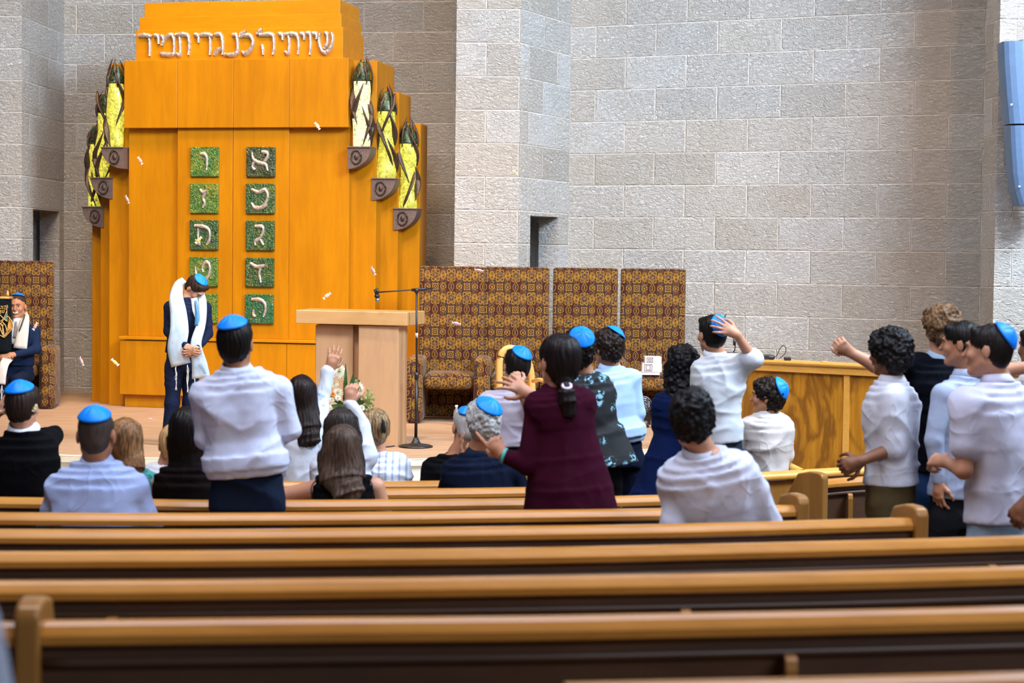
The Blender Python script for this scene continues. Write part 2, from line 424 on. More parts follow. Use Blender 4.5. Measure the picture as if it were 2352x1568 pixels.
def wall(name, p0, p1, z0, z1, zphase=0.18, uoff=0.0, thick=0.4, hole=None):
    """stone wall from p0 to p1 (plan), front face on the line, body behind it (left of p0->p1)"""
    p0 = np.array(p0, float); p1 = np.array(p1, float); L = np.linalg.norm(p1-p0); a = math.atan2(p1[1]-p0[1], p1[0]-p0[0])
    mb = MB()
    def bx(u0, u1, w0, w1): mb.box((u0+uoff, 0, w0-zphase), (u1+uoff, thick, w1-zphase))
    if hole:
        h0, h1, ht = hole
        bx(0, h0, z0, z1); bx(h1, L, z0, z1); bx(h0, h1, ht, z1)
    else: bx(0, L, z0, z1)
    o = mb.build(name, M_STONE, None, False, True)
    o.location = (p0[0]-uoff*math.cos(a), p0[1]-uoff*math.sin(a), zphase); o.rotation_euler = (0, 0, a)
    return struct(o)
ZT = 8.0
def pxy(px, Y): p = at(px, 600, Y); return (p[0], Y)
LP = pxy(50, 21.1); LB = pxy(147, 22.75); CBk = pxy(1046, 22.05); CF = pxy(1043, 20.05); CF2 = pxy(1190, 20.0)
RW0 = pxy(1305, 21.2); RW1 = pxy(2284, 19.2); RP = pxy(2284, 17.5)
wall('wall_left', (-9.5, 21.1), LP, ST, ZT, .18, .31, .35)
# side face of the left pier, with the doorway (visible face looks right)
wall('wall_left_return', LP, LB, ST, ZT, .18, .1, .25, (0.42, 1.46, ST+2.28))
wall('wall_back', LB, (LB[0]+6.6, LB[1]-6.6*0.15), ST, ZT, .18, .2)
wall('wall_pier', CF, CF2, ST, ZT, .18, .03, .3)
wall('wall_pier_return', CF2, RW0, ST, ZT, .18, .15, .25, (0.30, 1.05, ST+2.24))
wall('wall_right', RW0, RW1, 0, ZT, .14, .42)
wall('wall_right_pier', (RP[0], RP[1]), (RP[0]+4.5, RP[1]+.3), 0, ZT, .16, .2, .4)
wall('wall_right_pier_return', RW1, (RP[0]+.03, RP[1]+.12), 0, ZT, .16, .2, .2)
# passages behind the doorways
wall('wall_left_passage', (LP[0]-1.2, LB[1]-.15), (LP[0]-.25, LB[1]-.1), ST, ZT, .18)
wall('wall_left_passage_end', (LP[0]-1.2, 21.5), (LP[0]-1.2, 22.7), ST, ZT, .18, 0, .2)
wall('wall_pier_passage', (CF[0]+.05, 21.6), (RW0[0]-.3, 21.35), ST, ZT, .18, 0.2, .2)
wall('wall_pier_left', (CF[0]+.3, 22.2), (CF[0]+.3, 20.35), ST, ZT, .18, 0, .28)

# stage platform with curved front and steps
CX, CY = -2.4, 21.35
def arc(R, z, n=70, a0=-142, a1=-38):
    return [(CX+R*math.cos(math.radians(a0+(a1-a0)*i/n)), CY+R*math.sin(math.radians(a0+(a1-a0)*i/n)), z) for i in range(n+1)]
def slab(name, R, z0, z1, mat, back=23.6, parent=None):
    A = arc(R, z0); B = arc(R, z1); n = len(A)
    V = A+B+[(A[0][0], back, z0), (A[-1][0], back, z0), (A[0][0], back, z1), (A[-1][0], back, z1)]
    F = [(i, i+1, n+i+1, n+i) for i in range(n-1)]
    F.append(tuple(n+i for i in range(n))+(2*n+3, 2*n+2)); F.append((2*n, 2*n+1)+tuple(range(n-1, -1, -1)))
    return mesh_obj(name, V, F, mat, parent)
RS = 6.12
st = struct(slab('floor_stage', RS-.10, 0.0, ST, M_CARP))
for k in range(3):
    zt = ST-k*0.16
    t = struct(slab('trim_%d' % (k+1), RS+k*0.42+.0, zt-.05, zt-(0.0005 if k else .0), M_STEP))
    if k == 0: t.location.z = -0.0006
    if k: pass
    r = struct(slab('floor_step_%d' % (k+1), RS+k*0.42-.03, 0.0, zt-.05, M_RISER))
# nosing lifts a little beside the carpet
A = arc(RS-.10, ST+.002); B = arc(RS, ST+.002)
struct(mesh_obj('trim_4', A+B, [(i, i+1, len(A)+i+1, len(A)+i) for i in range(len(A)-1)], M_STEP))

# ------------------------------------------------------------------ ark
TH = math.radians(12.0)
eu = np.array([math.cos(TH), -math.sin(TH), 0]); ev = np.array([math.sin(TH), math.cos(TH), 0])
AO = np.array([at(541, 600, 20.25)[0]-.02, 20.25, 0.0])
def AK(u, v, z): return AO+eu*u+ev*v+np.array([0, 0, z])
def p2a(px, py, v=0.0):
    q = onplane(px, py, AK(0, v, 0), -ev)-AO
    return float(np.dot(q, eu)), float(q[2])
ark = thing('torah_ark', 'tall stepped honey coloured wooden ark with silver lettering and ten green glass tiles', 'ark', AK(0, .45, ST))
def abox(name, u0, u1, v0, v1, z0, z1, mat=M_ARK, parent=ark, bev=0.004):
    mb = MB(); V, F = bevbox((u0, v0, z0), (u1, v1, z1), bev, 1)
    # keep coordinates ark aligned so that the grain follows the panels
    return mesh_obj(name, [AK(*v) for v in V], F, mat, parent)
HW = 1.33; BK = 0.9
z132 = p2a(541, 136)[1]; z293 = p2a(541, 293)[1]
z68 = p2a(541, 67, .13)[1]; z37 = p2a(541, 37, .16)[1]; z4 = p2a(541, 4, .2)[1]
us = [p2a(q, 210)[0] for q in (407, 536, 664)]
ed = [-HW]+us+[HW]
for i in range(4): abox('upper_panel', ed[i]+.0015, ed[i+1]-.0015, 0, .25, z293, z132)
abox('carcass', -HW+.02, HW-.02, .2, BK, ST+.15, z132-.02)
for zz0, zz1, v, hw, uo in ((z132-.03, z68, .10, 1.23, .02), (z68-.01, z37, .13, 1.20, .02), (z37-.01, z4, .16, 1.165, .03)):
    abox('cornice_tier', -hw+uo-.02, hw+uo-.02, v, BK, zz0, zz1, M_ARKX)
# recessed side panels, doors
zl = p2a(470, 776)[1]
d0 = p2a(407, 500, .05)[0]; d1 = p2a(534, 500, .05)[0]; d2 = p2a(662, 500, .05)[0]
abox('side_panel', -HW+.015, d0+.03, .10, .3, zl, z293+.05)
abox('side_panel', d2-.03, HW-.015, .10, .3, zl, z293+.05)
dl = abox('door', d0, d1-.0025, .05, .2, zl, z293+.03)
dr = abox('door', d1+.0025, d2, .05, .2, zl, z293+.03)
abox('ledge', -HW-.05, HW+.03, -.02, .35, zl-.035, zl, M_ARKX)
zk = p2a(275, 905)[1]
bs = [p2a(q, 850, -.01)[0] for q in (657,)]
abox('base_panel', -HW-.045, bs[0]-.002, 0.0, .3, zk, zl-.045)
abox('base_panel', bs[0]+.002, HW+.02, 0.0, .3, zk, zl-.045)
abox('plinth', -HW-.01, HW, .06, BK, ST, zk+.01)
tops = [p2a(857, 139, .2)[1], p2a(918, 212, .4)[1], p2a(975, 284, .6)[1]]
for k, (wd_, sv) in enumerate(((.27, .2), (.47, .4), (.67, .6))):
    for sg in (-1, 1):
        ue = sg*(HW+wd_); ui = sg*(HW+wd_-.29 if k == 0 else HW+wd_-.22)
        abox('stepped_pilaster', min(ue, ui), max(ue, ui), sv, BK+.001*k, ST, tops[k])
        if sg > 0 and k == 0: pass
# relief lettering
def stroke(mb, pts, w, hgt, v, conv):
    """ridged pen stroke; pts in 2-D crop units, conv -> (u,z)"""
    P = smoothpath([np.array([*conv(x, y), 0]) for x, y in pts], 5); k = len(P); V = []; F = []
    for i, p in enumerate(P):
        t = i/(k-1); d = P[min(i+1, k-1)]-P[max(i-1, 0)]; d /= (np.linalg.norm(d)+1e-9); nrm = np.array([-d[1], d[0], 0])
        pen = 0.62+0.55*abs(d[0])                      # broad-nib
        ww = w*pen*(0.55+0.45*min(1, 6*t+.25)*min(1, 5*(1-t)+.15))*(1+.12*math.sin(i*2.1))
        for a, h in ((-1, 0), (-.72, .75), (0, 1.0+.12*math.sin(i*1.7)), (.72, .75), (1, 0)):
            q = p+nrm*ww*a; V.append(AK(q[0], v-hgt*h, q[1]))
    for i in range(k-1):
        for j in range(4): F.append((i*5+j, i*5+j+1, (i+1)*5+j+1, (i+1)*5+j))
    F.append((0, 1, 2, 3, 4)); F.append(tuple((k-1)*5+j for j in (4, 3, 2, 1, 0)))
    mb.add(V, F)
cv = lambda x, y: p2a(280+x/4.055, 40+y/4.055, .10)
LET = [
 ('shin', [[(1952, 140), (1966, 190), (1955, 260), (1925, 312), (1888, 330), (1858, 298), (1840, 245), (1838, 190), (1850, 142)], [(1893, 140), (1914, 165), (1912, 240), (1885, 290)]]),
 ('yod', [[(1778, 148), (1812, 160), (1815, 205)]]), ('vav', [[(1720, 145), (1752, 158), (1760, 240), (1752, 350)]]),
 ('yod', [[(1663, 148), (1696, 165), (1700, 212)]]),
 ('tav', [[(1518, 158), (1600, 155), (1638, 182), (1648, 260), (1642, 345)], [(1552, 165), (1560, 240), (1552, 332), (1520, 318)]]),
 ('yod', [[(1462, 150), (1494, 168), (1500, 215)]]),
 ('he', [[(1285, 162), (1390, 160), (1414, 195), (1418, 290), (1408, 348)], [(1305, 252), (1314, 300), (1316, 350)], [(1258, 158), (1285, 128), (1312, 120)]]),
 ('lamed', [[(1098, 180), (1165, 165), (1208, 185), (1222, 245), (1190, 310), (1145, 338), (1120, 318)], [(1105, 158), (1165, 134)]]),
 ('nun', [[(1030, 162), (1068, 172), (1080, 250), (1074, 325), (1030, 350), (958, 345)]]),
 ('gimel', [[(872, 158), (922, 165), (940, 240), (940, 350)], [(936, 288), (895, 308), (862, 350)]]),
 ('dalet', [[(733, 165), (790, 160), (856, 178)], [(822, 178), (825, 260), (821, 352)]]),
 ('yod', [[(678, 158), (714, 178), (716, 238)]]),
 ('tav', [[(503, 162), (585, 160), (622, 185), (630, 270), (622, 352)], [(538, 175), (546, 260), (542, 345), (510, 338)]]),
 ('mem', [[(368, 166), (390, 205), (376, 262)], [(392, 205), (455, 162), (486, 205), (488, 300), (475, 345), (380, 344), (368, 325)]]),
 ('yod', [[(304, 166), (338, 182), (346, 250)]]),
 ('dalet', [[(163, 172), (220, 168), (285, 186)], [(258, 188), (262, 270), (261, 362)]]),
]
for nm, st_ in LET:
    mb = MB()
    for s_ in st_: stroke(mb, s_, .026, .035, .10, cv)
    o = mb.build('hebrew_letter', M_SILV, ark, True); o['label'] = 'silver relief letter'
cv2 = lambda x, y: p2a(400+x/3.563, 320+y/3.563, .03)
TL = [(135, 365, 62, 305, 0), (132, 362, 362, 605, 0), (130, 360, 660, 905, 1), (128, 357, 962, 1205, 0), (128, 355, 1262, 1505, 0),
      (592, 826, 62, 308, 2), (589, 823, 362, 608, 1), (587, 820, 665, 910, 1), (583, 816, 968, 1208, 1), (581, 812, 1265, 1510, 3)]
TLET = [[[(220, 118), (258, 126), (272, 165), (270, 250)]],
        [[(215, 408), (235, 432), (274, 424)], [(262, 430), (240, 480), (254, 520), (240, 556)]],
        [[(172, 705), (250, 715), (292, 750), (292, 820), (272, 862)], [(200, 725), (200, 800), (210, 858), (178, 820)]],
        [[(178, 1035), (184, 1100), (215, 1150), (265, 1140), (296, 1080), (286, 1015), (255, 1008), (235, 1050), (242, 1086)]],
        [[(225, 1318), (256, 1345), (245, 1400)]],
        [[(640, 98), (650, 160), (700, 192), (750, 205), (770, 258)], [(722, 100), (766, 112), (764, 150), (732, 190)], [(655, 180), (645, 228), (668, 250)]],
        [[(638, 408), (690, 432), (745, 412), (770, 460), (752, 520), (718, 552)], [(636, 518), (665, 560), (730, 552), (770, 520)]],
        [[(666, 710), (725, 715), (730, 760), (708, 812), (736, 866)], [(716, 808), (668, 832), (668, 866)]],
        [[(626, 1012), (680, 1042), (755, 1030)], [(712, 1045), (700, 1100), (714, 1172)]],
        [[(640, 1308), (705, 1312), (746, 1345), (750, 1400), (735, 1452)], [(655, 1388), (650, 1430), (668, 1452)]]]
for (x0, x1, y0, y1, mi), ls in zip(TL, TLET):
    u0, z1 = cv2(x0, y0); u1, z0 = cv2(x1, y1)
    par = dl if x0 < 400 else dr
    par['_o'] = ark['_o']
    t = abox('glass_tile', u0, u1, .018, .052, z0, z1, M_TILES[mi], par, .006); t['label'] = 'green glass tile'
    t['_o'] = ark['_o']
    mb = MB()
    for s_ in ls: stroke(mb, s_, .0205, .022, .020, cv2)
    # a letter belongs to the door as well
    o = mb.build('hebrew_letter', M_SILV, par, True); o['label'] = 'silver relief letter on green glass'

# flame sculptures
def torch(u, v, zb, zt, side, label, white, k):
    c = AK(u, v-.115, 0)
    r = thing('flame_lamp', label, 'wall lamp', (c[0], c[1], zb), 0)
    rnd = random.Random(40+k); R = .108; H = zt-zb
    def P(a, z, rr): return np.array([c[0]+math.cos(a)*rr, c[1]+math.sin(a)*rr*.9, zb+z])
    # glass core, lower part lit
    def core(z0, z1, fac=1.0):
        mb = MB(); n = 20; rows = 14; V = []; F = []
        for i in range(rows+1):
            t = i/rows; z = z0+(z1-z0)*t
            tt = z/H
            rr = R*fac*(.86+.10*math.sin(tt*9+k)+.05*math.sin(tt*23))*(1 if tt < .72 else max(.12, 1-((tt-.72)/.28)**1.7))
            for j in range(n):
                a = 2*math.pi*j/n; V.append(P(a, z, rr*(1+.07*math.sin(3*a+z*14+k))))
        for i in range(rows):
            for j in range(n): F.append((i*n+j, i*n+(j+1) % n, (i+1)*n+(j+1) % n, (i+1)*n+j))
        F.append(tuple(range(n-1, -1, -1))); F.append(tuple(rows*n+j for j in range(n)))
        mb.add(V, F); return mb
    split = H*.72
    core(0, split).build('lit_glass', M_GLW if white else M_GLY, r, True)
    core(split, H*.93, 1.05).build('dark_glass_bud', M_DGL, r, True)
    # twisting bronze leaves
    mb = MB()
    for q in range(9):
        a0 = q*2*math.pi/9*1.0+k*.7; z0 = rnd.uniform(-.01, .5)*H if q > 2 else 0; z1 = z0+rnd.uniform(.38, .52)*H
        z1 = min(z1, H*.96); tw = rnd.choice((-1, 1))*rnd.uniform(1.3, 2.1)
        pts = []; rad = []
        for i in range(15):
            t = i/14; z = z0+(z1-z0)*t; pts.append(P(a0+tw*t, z, R*(.86+.12*math.sin(t*math.pi)))); rad.append(.008+.034*abs(math.sin(math.pi*t))**.8)
        tube(mb, pts, rad, 8, True, .4)
    for q in range(6):            # bud leaves with pointed tips
        a0 = q*math.pi/3+k; tw = rnd.uniform(-.5, .5); pts = []; rad = []
        ht = rnd.uniform(.9, 1.04)*H
        for i in range(12):
            t = i/11; z = split*.95+(ht-split*.95)*t
            pts.append(P(a0+tw*t, z, R*(1.0+.12*math.sin(t*2.6)-.80*t*t+ (.12*t**6 if q % 2 else 0)))); rad.append(.003+.026*math.sin(math.pi*min(1, .15+t*.85)))
        tube(mb, pts, rad, 6, True, .4)
    mb.build('bronze_leaves', M_BRONZE, r, True)
    # bracket: quarter round with an eye shaped relief
    mb = MB(); n = 12; hb = .235; w = .135
    prof = [(-w, 0), (w, 0)]+[(-w+2*w*math.cos(t*math.pi/2/n)*1.0, -hb*math.sin(t*math.pi/2/n)) for t in range(1, n+1)]
    if side < 0: prof = [(-x, z) for x, z in prof][::-1]
    V = []
    for yy in (-.10, .11): V += [np.array(AK(u+x, v-.115+yy, zb+z)) for x, z in prof]
    kk = len(prof); F = [tuple(range(kk)), tuple(range(2*kk-1, kk-1, -1))]+[(i, (i+1) % kk, kk+(i+1) % kk, kk+i) for i in range(kk)]
    mb.add(V, F); b = mb.build('bracket', M_BRKT, r)
    mb = MB(); pts = [AK(u+side*(-.03+.055*math.cos(a)), v-.222, zb-.105+.075*math.sin(a)) for a in [i*2*math.pi/16 for i in range(17)]]
    tube(mb, pts, .011, 6)
    ellips(mb, AK(u-side*.03, v-.218, zb-.105), (.026, .012, .035), 10, 6)
    b['_o'] = r['_o']; mb.build('relief', M_BRONZE, b, True)
    mb = MB(); V, F = bevbox((u-w-.004, v-.23, zb-.004), (u+w+.004, v+.0, zb+.012), .004, 1)
    mesh_obj('shelf', [AK(*q) for q in V], F, M_BRKT, r)
tz = [(830, 340, 128), (892, 412, 196), (952, 481, 272)]
for k, ((px, pb, pt), wv, v) in enumerate(zip(tz, (HW+.135, HW+.36, HW+.56), (.2, .4, .6))):
    zb = p2a(px, pb, v-.115)[1]; zt = p2a(px, pt, v-.115)[1]
    nm = ('tallest', 'middle', 'lowest')[k]
    torch(wv, v, zb, zt, 1, ['glowing white and yellow glass flame lamp on the right flank, highest of three', 'yellow glass flame lamp on right flank of ark, second in height', 'yellow glass flame lamp on right flank of ark, lowest and outermost'][k], k == 0, k)
    torch(-wv, v, zb, zt, -1, ['yellow glass flame lamp on left flank of ark, highest of three', 'yellow glass flame lamp on left flank of ark, second in height', 'yellow glass flame lamp on left flank of ark, lowest and outermost'][k], False, k+4)

# ------------------------------------------------------------------ high back chairs
def soft(a, b, r=.03): return bevbox(a, b, r, 3)
def chair(loc, rotz, label, arms=(1, 1), grp='patterned high back chairs'):
    r = thing('high_back_chair', label, 'chair', loc, rotz, grp)
    w = .355
    def p(nm, a, b, rr=.03):
        V, F = soft(a, b, rr); return mesh_obj(nm, V, F, M_FAB, r, True, True)
    p('backrest', (-w, .30, .02), (w, .46, 1.66), .025)
    p('seat', (-w+.095, -.33, .36), (w-.095, .295, .53), .06)
    for s_ in (-1, 1):
        if (s_ < 0 and arms[0]) or (s_ > 0 and arms[1]):
            x0, x1 = (s_*w-.09, s_*w+.09) if True else (0, 0)
            p('armrest', (x0+.004, -.38, .0), (x1-.004, .295, .70), .055)
    # wooden runner below the seat
    V, F = bevbox((-w+.06, -.1, .0), (w-.06, .0, .34), .01, 1)
    return r
ys_ = 19.35
def cpos(px, Y, py=975): q = at(px, 900, Y); return (q[0], Y, ST)
cl = []
a_ = math.radians(-1.0)
for px, Y, lab, ar in ((1033, 19.25, 'patterned high back armchair nearest the lectern, behind the microphone stand', (1, 1)),
                   (1183, 19.27, 'patterned high back armchair with a curved wooden chair back before it', (0, 1)),
                   (1343, 19.40, 'patterned high back armchair behind the heads with blue caps, third from the lectern', (1, 1)),
                   (1501, 19.42, 'patterned high back armchair at the right end, with books on its seat', (0, 1))):
    chair(cpos(px, Y), a_, lab, ar)
chair(cpos(42, 20.42), math.radians(8), 'patterned high back armchair at far left with a seated man', (1, 1))
# ------------------------------------------------------------------ pews
def sweep(path, prof, closed=True):
    """path: list of (x,y,z); prof: list of (n,z) n positive = away from the camera"""
    P = [np.array(p, float) for p in path]; V = []; F = []; k = len(prof)
    for i, p in enumerate(P):
        d = P[min(i+1, len(P)-1)]-P[max(i-1, 0)]; d[2] = 0; d /= np.linalg.norm(d); n = np.array([-d[1], d[0], 0])
        for a, z in prof: V.append(p+n*a+np.array([0, 0, z]))
    for i in range(len(P)-1):
        for j in range(k if closed else k-1): F.append((i*k+j, (i+1)*k+j, (i+1)*k+(j+1) % k, i*k+(j+1) % k))
    if closed: F.append(tuple(range(k))); F.append(tuple((len(P)-1)*k+j for j in range(k-1, -1, -1)))
    return V, F
CAPP = [(-.024, -.052), (-.033, -.050), (-.036, -.046), (-.036, -.028), (-.031, -.021), (-.018, -.006), (-.006, .0), (.024, .0), (.036, -.010), (.038, -.052), (.03, -.058)]
def row_h(i): return 2.2-(1.35-.071*i)
def rowpath(pix, zt, n=9):
    W = [onz(px, py, zt) for px, py in pix]
    return [np.array(p) for p in smoothpath(W, 6)]
def trim_path(P, n0, n1): return P
def pew(pix, i, label, ends=(False, True), brackets=(), seat=True, zt=None, left=None):
    zt = row_h(i) if zt is None else zt
    P = rowpath(pix, zt); H = .85
    r = thing('pew', label, 'pew', (P[len(P)//2][0], P[len(P)//2][1], zt-H), 0, 'wooden pews')
    V, F = sweep(P, CAPP); mesh_obj('top_rail', V, F, M_CAP, r)
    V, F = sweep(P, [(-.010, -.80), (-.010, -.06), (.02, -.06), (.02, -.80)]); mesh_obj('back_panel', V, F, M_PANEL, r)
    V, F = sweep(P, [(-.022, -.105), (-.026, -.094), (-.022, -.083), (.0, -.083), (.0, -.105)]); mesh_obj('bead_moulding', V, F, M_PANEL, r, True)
    if seat:
        V, F = sweep(P, [(.02, -.45), (.02, -.40), (.44, -.38), (.47, -.40), (.47, -.43), (.44, -.44)]); mesh_obj('seat', V, F, M_CAP, r)
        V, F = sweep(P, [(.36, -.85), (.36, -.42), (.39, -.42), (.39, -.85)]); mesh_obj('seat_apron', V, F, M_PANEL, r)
    def endp(idx, sgn):
        p = P[idx]; d = (P[1]-P[0]) if idx == 0 else (P[-1]-P[-2]); d[2] = 0; d /= np.linalg.norm(d); n = np.array([-d[1], d[0], 0])
        prof = [(-.06, -.85), (-.06, .02), (-.045, .045), (-.01, .052), (.06, .052), (.16, .03), (.28, -.16), (.42, -.24), (.48, -.27), (.50, -.32), (.48, -.85)]
        w = .058; V = []
        for s_ in (-.5, .5):
            for k_, (a, z) in enumerate(prof): V.append(p+d*(sgn*.03+s_*w)+n*a+np.array([0, 0, z]))
        k = len(prof); F = [tuple(range(k-1, -1, -1)), tuple(range(k, 2*k))]+[(j, (j+1) % k, k+(j+1) % k, k+j) for j in range(k)]
        o = mesh_obj('end_panel', V, F, M_PEWEND, r)
        bv = o.modifiers.new('b', 'BEVEL'); bv.width = .012; bv.segments = 3; bv.limit_method = 'ANGLE'
    if ends[0]: endp(0, -1)
    if ends[1]: endp(-1, 1)
    for bx, dz in brackets:
        c = np.array(min(P, key=lambda q: abs((q-CAM)[0]/(q-CAM)[1]-(bx-W_/2)/FPX)))
        # exact point under the pixel column
        yb = c[1]; q = at(bx, 1200, yb); c = np.array([q[0], yb, zt])
        w = .028; z0, z1 = -dz-.30, -dz
        prof = [(-.012, z0), (-.065, z0+.02), (-.075, z0+.06), (-.075, z1-.03), (-.068, z1-.008), (-.05, z1), (-.012, z1)]
        V = [c+np.array([s_*w*.5, a, z]) for s_ in (-1, 1) for a, z in prof]; k = len(prof)
        F = [tuple(range(k)), tuple(range(2*k-1, k-1, -1))]+[(j, k+j, k+(j+1) % k, (j+1) % k) for j in range(k)]
        o = mesh_obj('book_rack_bracket', V, F, M_PEWEND, r)
    return r, P
PW = {}
PW[0] = pew([(-60, 1098), (300, 1104), (660, 1105), (875, 1105), (1009, 1104), (1200, 1101)], 0, 'front row pew, partly hidden behind the long haired girls', (False, True))
PW[1] = pew([(-60, 1118), (300, 1122), (700, 1124), (1000, 1122), (1208, 1119), (1330, 1116)], 1, 'second row pew behind the grey haired man in navy', (False, True))
PW[2] = pew([(-60, 1141), (300, 1146), (500, 1149), (800, 1148), (1174, 1145), (1409, 1140), (1640, 1134)], 2, 'third row pew, below the woman in black sleeveless top', (False, True))
PW[3] = pew([(-60, 1177), (340, 1179), (800, 1177), (1208, 1172), (1514, 1168), (1822, 1160)], 3, 'fourth row pew, right in front of the standing boy in navy trousers', (False, True))
PW[4] = pew([(-60, 1216), (340, 1217), (800, 1214), (1208, 1209), (1600, 1203), (2090, 1189)], 4, 'fifth row pew with an end panel beside the boys at right', (False, True), ((455, .095), (1255, .095), (1962, .095)))
PW[5] = pew([(-80, 1268), (400, 1266), (800, 1263), (1208, 1259), (1600, 1251), (2050, 1240), (2450, 1228)], 5, 'sixth row pew running the whole width, next behind the pew ending beside the boys', (False, False), ((403, .095), (1408, .095), (2275, .095)))
PW[6] = pew([(-100, 1336), (400, 1334), (800, 1330), (1208, 1325), (1600, 1319), (2000, 1311), (2460, 1298)], 6, 'seventh row pew with a small bracket left of its centre', (False, False), ((265, .095), (1575, .095)))
PW[7] = pew([(100, 1428), (500, 1424), (800, 1421), (1208, 1418), (1600, 1411), (2000, 1403), (2470, 1392)], 7, 'nearest full pew, with a square end post at bottom left', (True, False), ((1815, .095),))

PW[8] = pew([(1300, 1574), (1700, 1565), (1970, 1559), (2470, 1545)], 8, 'pew rail just entering the bottom right edge of the picture', (False, False))
pew([(-160, 1430), (0, 1430), (64, 1430)], 7, 'short length of pew rail left of the square end post at bottom left', (False, False), (), False)

# right section: front panel, pew and partition
def panel_run(name, label, pix, zt, cat='panel', zb=0.0, end=None, th=.04):
    P = [onz(px, py, zt) for px, py in pix]
    r = thing(name, label, cat, (P[0][0], P[0][1], zb))
    V, F = sweep(P, CAPP); mesh_obj('top_rail', V, F, M_PARTR, r, True)
    h = zt-zb
    V, F = sweep(P, [(-.01, -h), (-.01, -.06), (th, -.06), (th, -h)]); mesh_obj('panel', V, F, M_PEWEND, r)
    return r, P
panel_run('front_barrier', 'low wooden barrier in front of the right hand pews, under the sitting boy', [(1640, 1091), (1755, 1084), (1926, 1074), (2120, 1063), (2300, 1054)], .86)
# short return running back to the partition
a = onz(1848, 1079, .86); b = onz(1790, 1050, .86)
V, F = sweep([a, b], CAPP)
rt = thing('barrier_return', 'short wooden return panel behind the barrier, beside the sitting boy', 'panel', (a[0], a[1], 0))
mesh_obj('top_rail', V, F, M_PARTR, rt, True)
V, F = sweep([a, b], [(-.01, -.86), (-.01, -.06), (.04, -.06), (.04, -.86)]); mesh_obj('panel', V, F, M_PEWEND, rt)
pr, PP = pew([(1888, 1102), (1958, 1096), (2115, 1087), (2330, 1076)], 0, 'front pew of the right hand block, with a standing boy in khaki trousers', (True, False), ((1948, .095),), True, .85)

# partition with figured panels behind the right hand block
zp = 1.36
A0 = onz(1640, 817, zp); A1 = onz(1734, 824.5, zp)
q0 = np.array(A1); A2 = None
dirp = np.array([1.0, -.74, 0]); 
def onpart(px):
    # intersection of pixel column with the partition line
    k = (px-W_/2)/FPX; kk = (at(px, 800, 10)[0])/10
    t = (kk*q0[1]-q0[0])/(dirp[0]-kk*dirp[1]); return q0+dirp*t
Pp = [onpart(px) for px in (1590, 1734, 1940, 2150, 2420)]
pt = thing('partition', 'waist high partition of figured golden wood in front of the right stone wall', 'partition', (Pp[0][0], Pp[0][1], 0))
V, F = sweep(Pp, [(-.05, -.03), (-.055, -.015), (-.05, 0), (.16, 0), (.16, -.03)]); mesh_obj('top_board', V, F, M_PARTR, pt)
V, F = sweep(Pp, [(-.02, -.10), (-.03, -.095), (-.03, -.04), (-.04, -.03), (.1, -.03), (.1, -.10)]); mesh_obj('top_rail', V, F, M_PARTR, pt)
for (x0, x1) in ((1590, 1941), (1954, 2420)):
    V, F = sweep([onpart(x0), onpart(x1)], [(.0, -zp), (.0, -.10), (.04, -.10), (.04, -zp)]); mesh_obj('veneer_panel', V, F, M_PART, pt)
V, F = sweep([onpart(1941), onpart(1954)], [(-.012, -zp), (-.012, -.10), (.04, -.10), (.04, -zp)]); mesh_obj('stile', V, F, M_PARTR, pt)

# ------------------------------------------------------------------ lectern
LD = 16.5
def lp(px, py, Y=LD): return at(px, py, Y)
lz1 = lp(800, 713)[2]; lz0 = lp(800, 744)[2]
lx0 = lp(679, 730)[0]; lx1 = lp(936, 730)[0]
lec = thing('lectern', 'pale wooden lectern with a broad slab top, right of the standing boys', 'lectern', ((lx0+lx1)/2, LD+.3, ST))
lec['_o'] = [(lx0+lx1)/2, LD+.3, ST]
mb = MB(); 
x0, x1 = lx0, lx1
V = [(x0, LD, lz0+.01), (x1, LD, lz0), (x1+.02, LD+.62, lz0+.0), (x0+.02, LD+.62, lz0+.0), (x0, LD, lz1), (x1, LD, lz1-.012), (x1+.14, LD+.62, lz1+.02), (x0+.05, LD+.62, lz1+.03)]
V = [(x0, LD, lz0), (x1, LD-.02, lz0-.01), (x1+.13, LD+.6, lz0-.01), (x0+.06, LD+.6, lz0), (x0, LD, lz1), (x1, LD-.02, lz1-.01), (x1+.13, LD+.6, lz1-.01), (x0+.06, LD+.6, lz1)]
F = [(0, 3, 2, 1), (4, 5, 6, 7), (0, 1, 5, 4), (1, 2, 6, 5), (2, 3, 7, 6), (3, 0, 4, 7)]
o = mesh_obj('slab_top', V, F, M_LECTX, lec); bv = o.modifiers.new('b', 'BEVEL'); bv.width = .006; bv.segments = 2
bx = lambda px, Y: lp(px, 1000, Y)[0]
mb = MB(); mb.box((lp(721, 900)[0], LD+.10, ST), (lp(808, 900)[0], LD+.50, lz0-.012), .008); mb.build('left_column', M_LECT, lec)
mb = MB(); mb.box((lp(806, 900)[0], LD+.16, ST), (lp(832, 900)[0], LD+.46, lz0-.012), .004); mb.build('centre_web', M_LECT, lec)
V = [(lp(822, 900)[0], LD+.02, ST), (lp(914, 900)[0], LD+.02, ST), (lp(927, 900)[0], LD+.20, ST), (lp(927, 900)[0], LD+.50, ST), (lp(822, 900)[0], LD+.50, ST)]
V = V+[(x, y, lz0-.012) for x, y, z in V]; k = 5
F = [tuple(range(k-1, -1, -1)), tuple(range(k, 2*k))]+[(j, (j+1) % k, k+(j+1) % k, k+j) for j in range(k)]
o = mesh_obj('right_column', V, F, M_LECT, lec); bv = o.modifiers.new('b', 'BEVEL'); bv.width = .006; bv.segments = 2

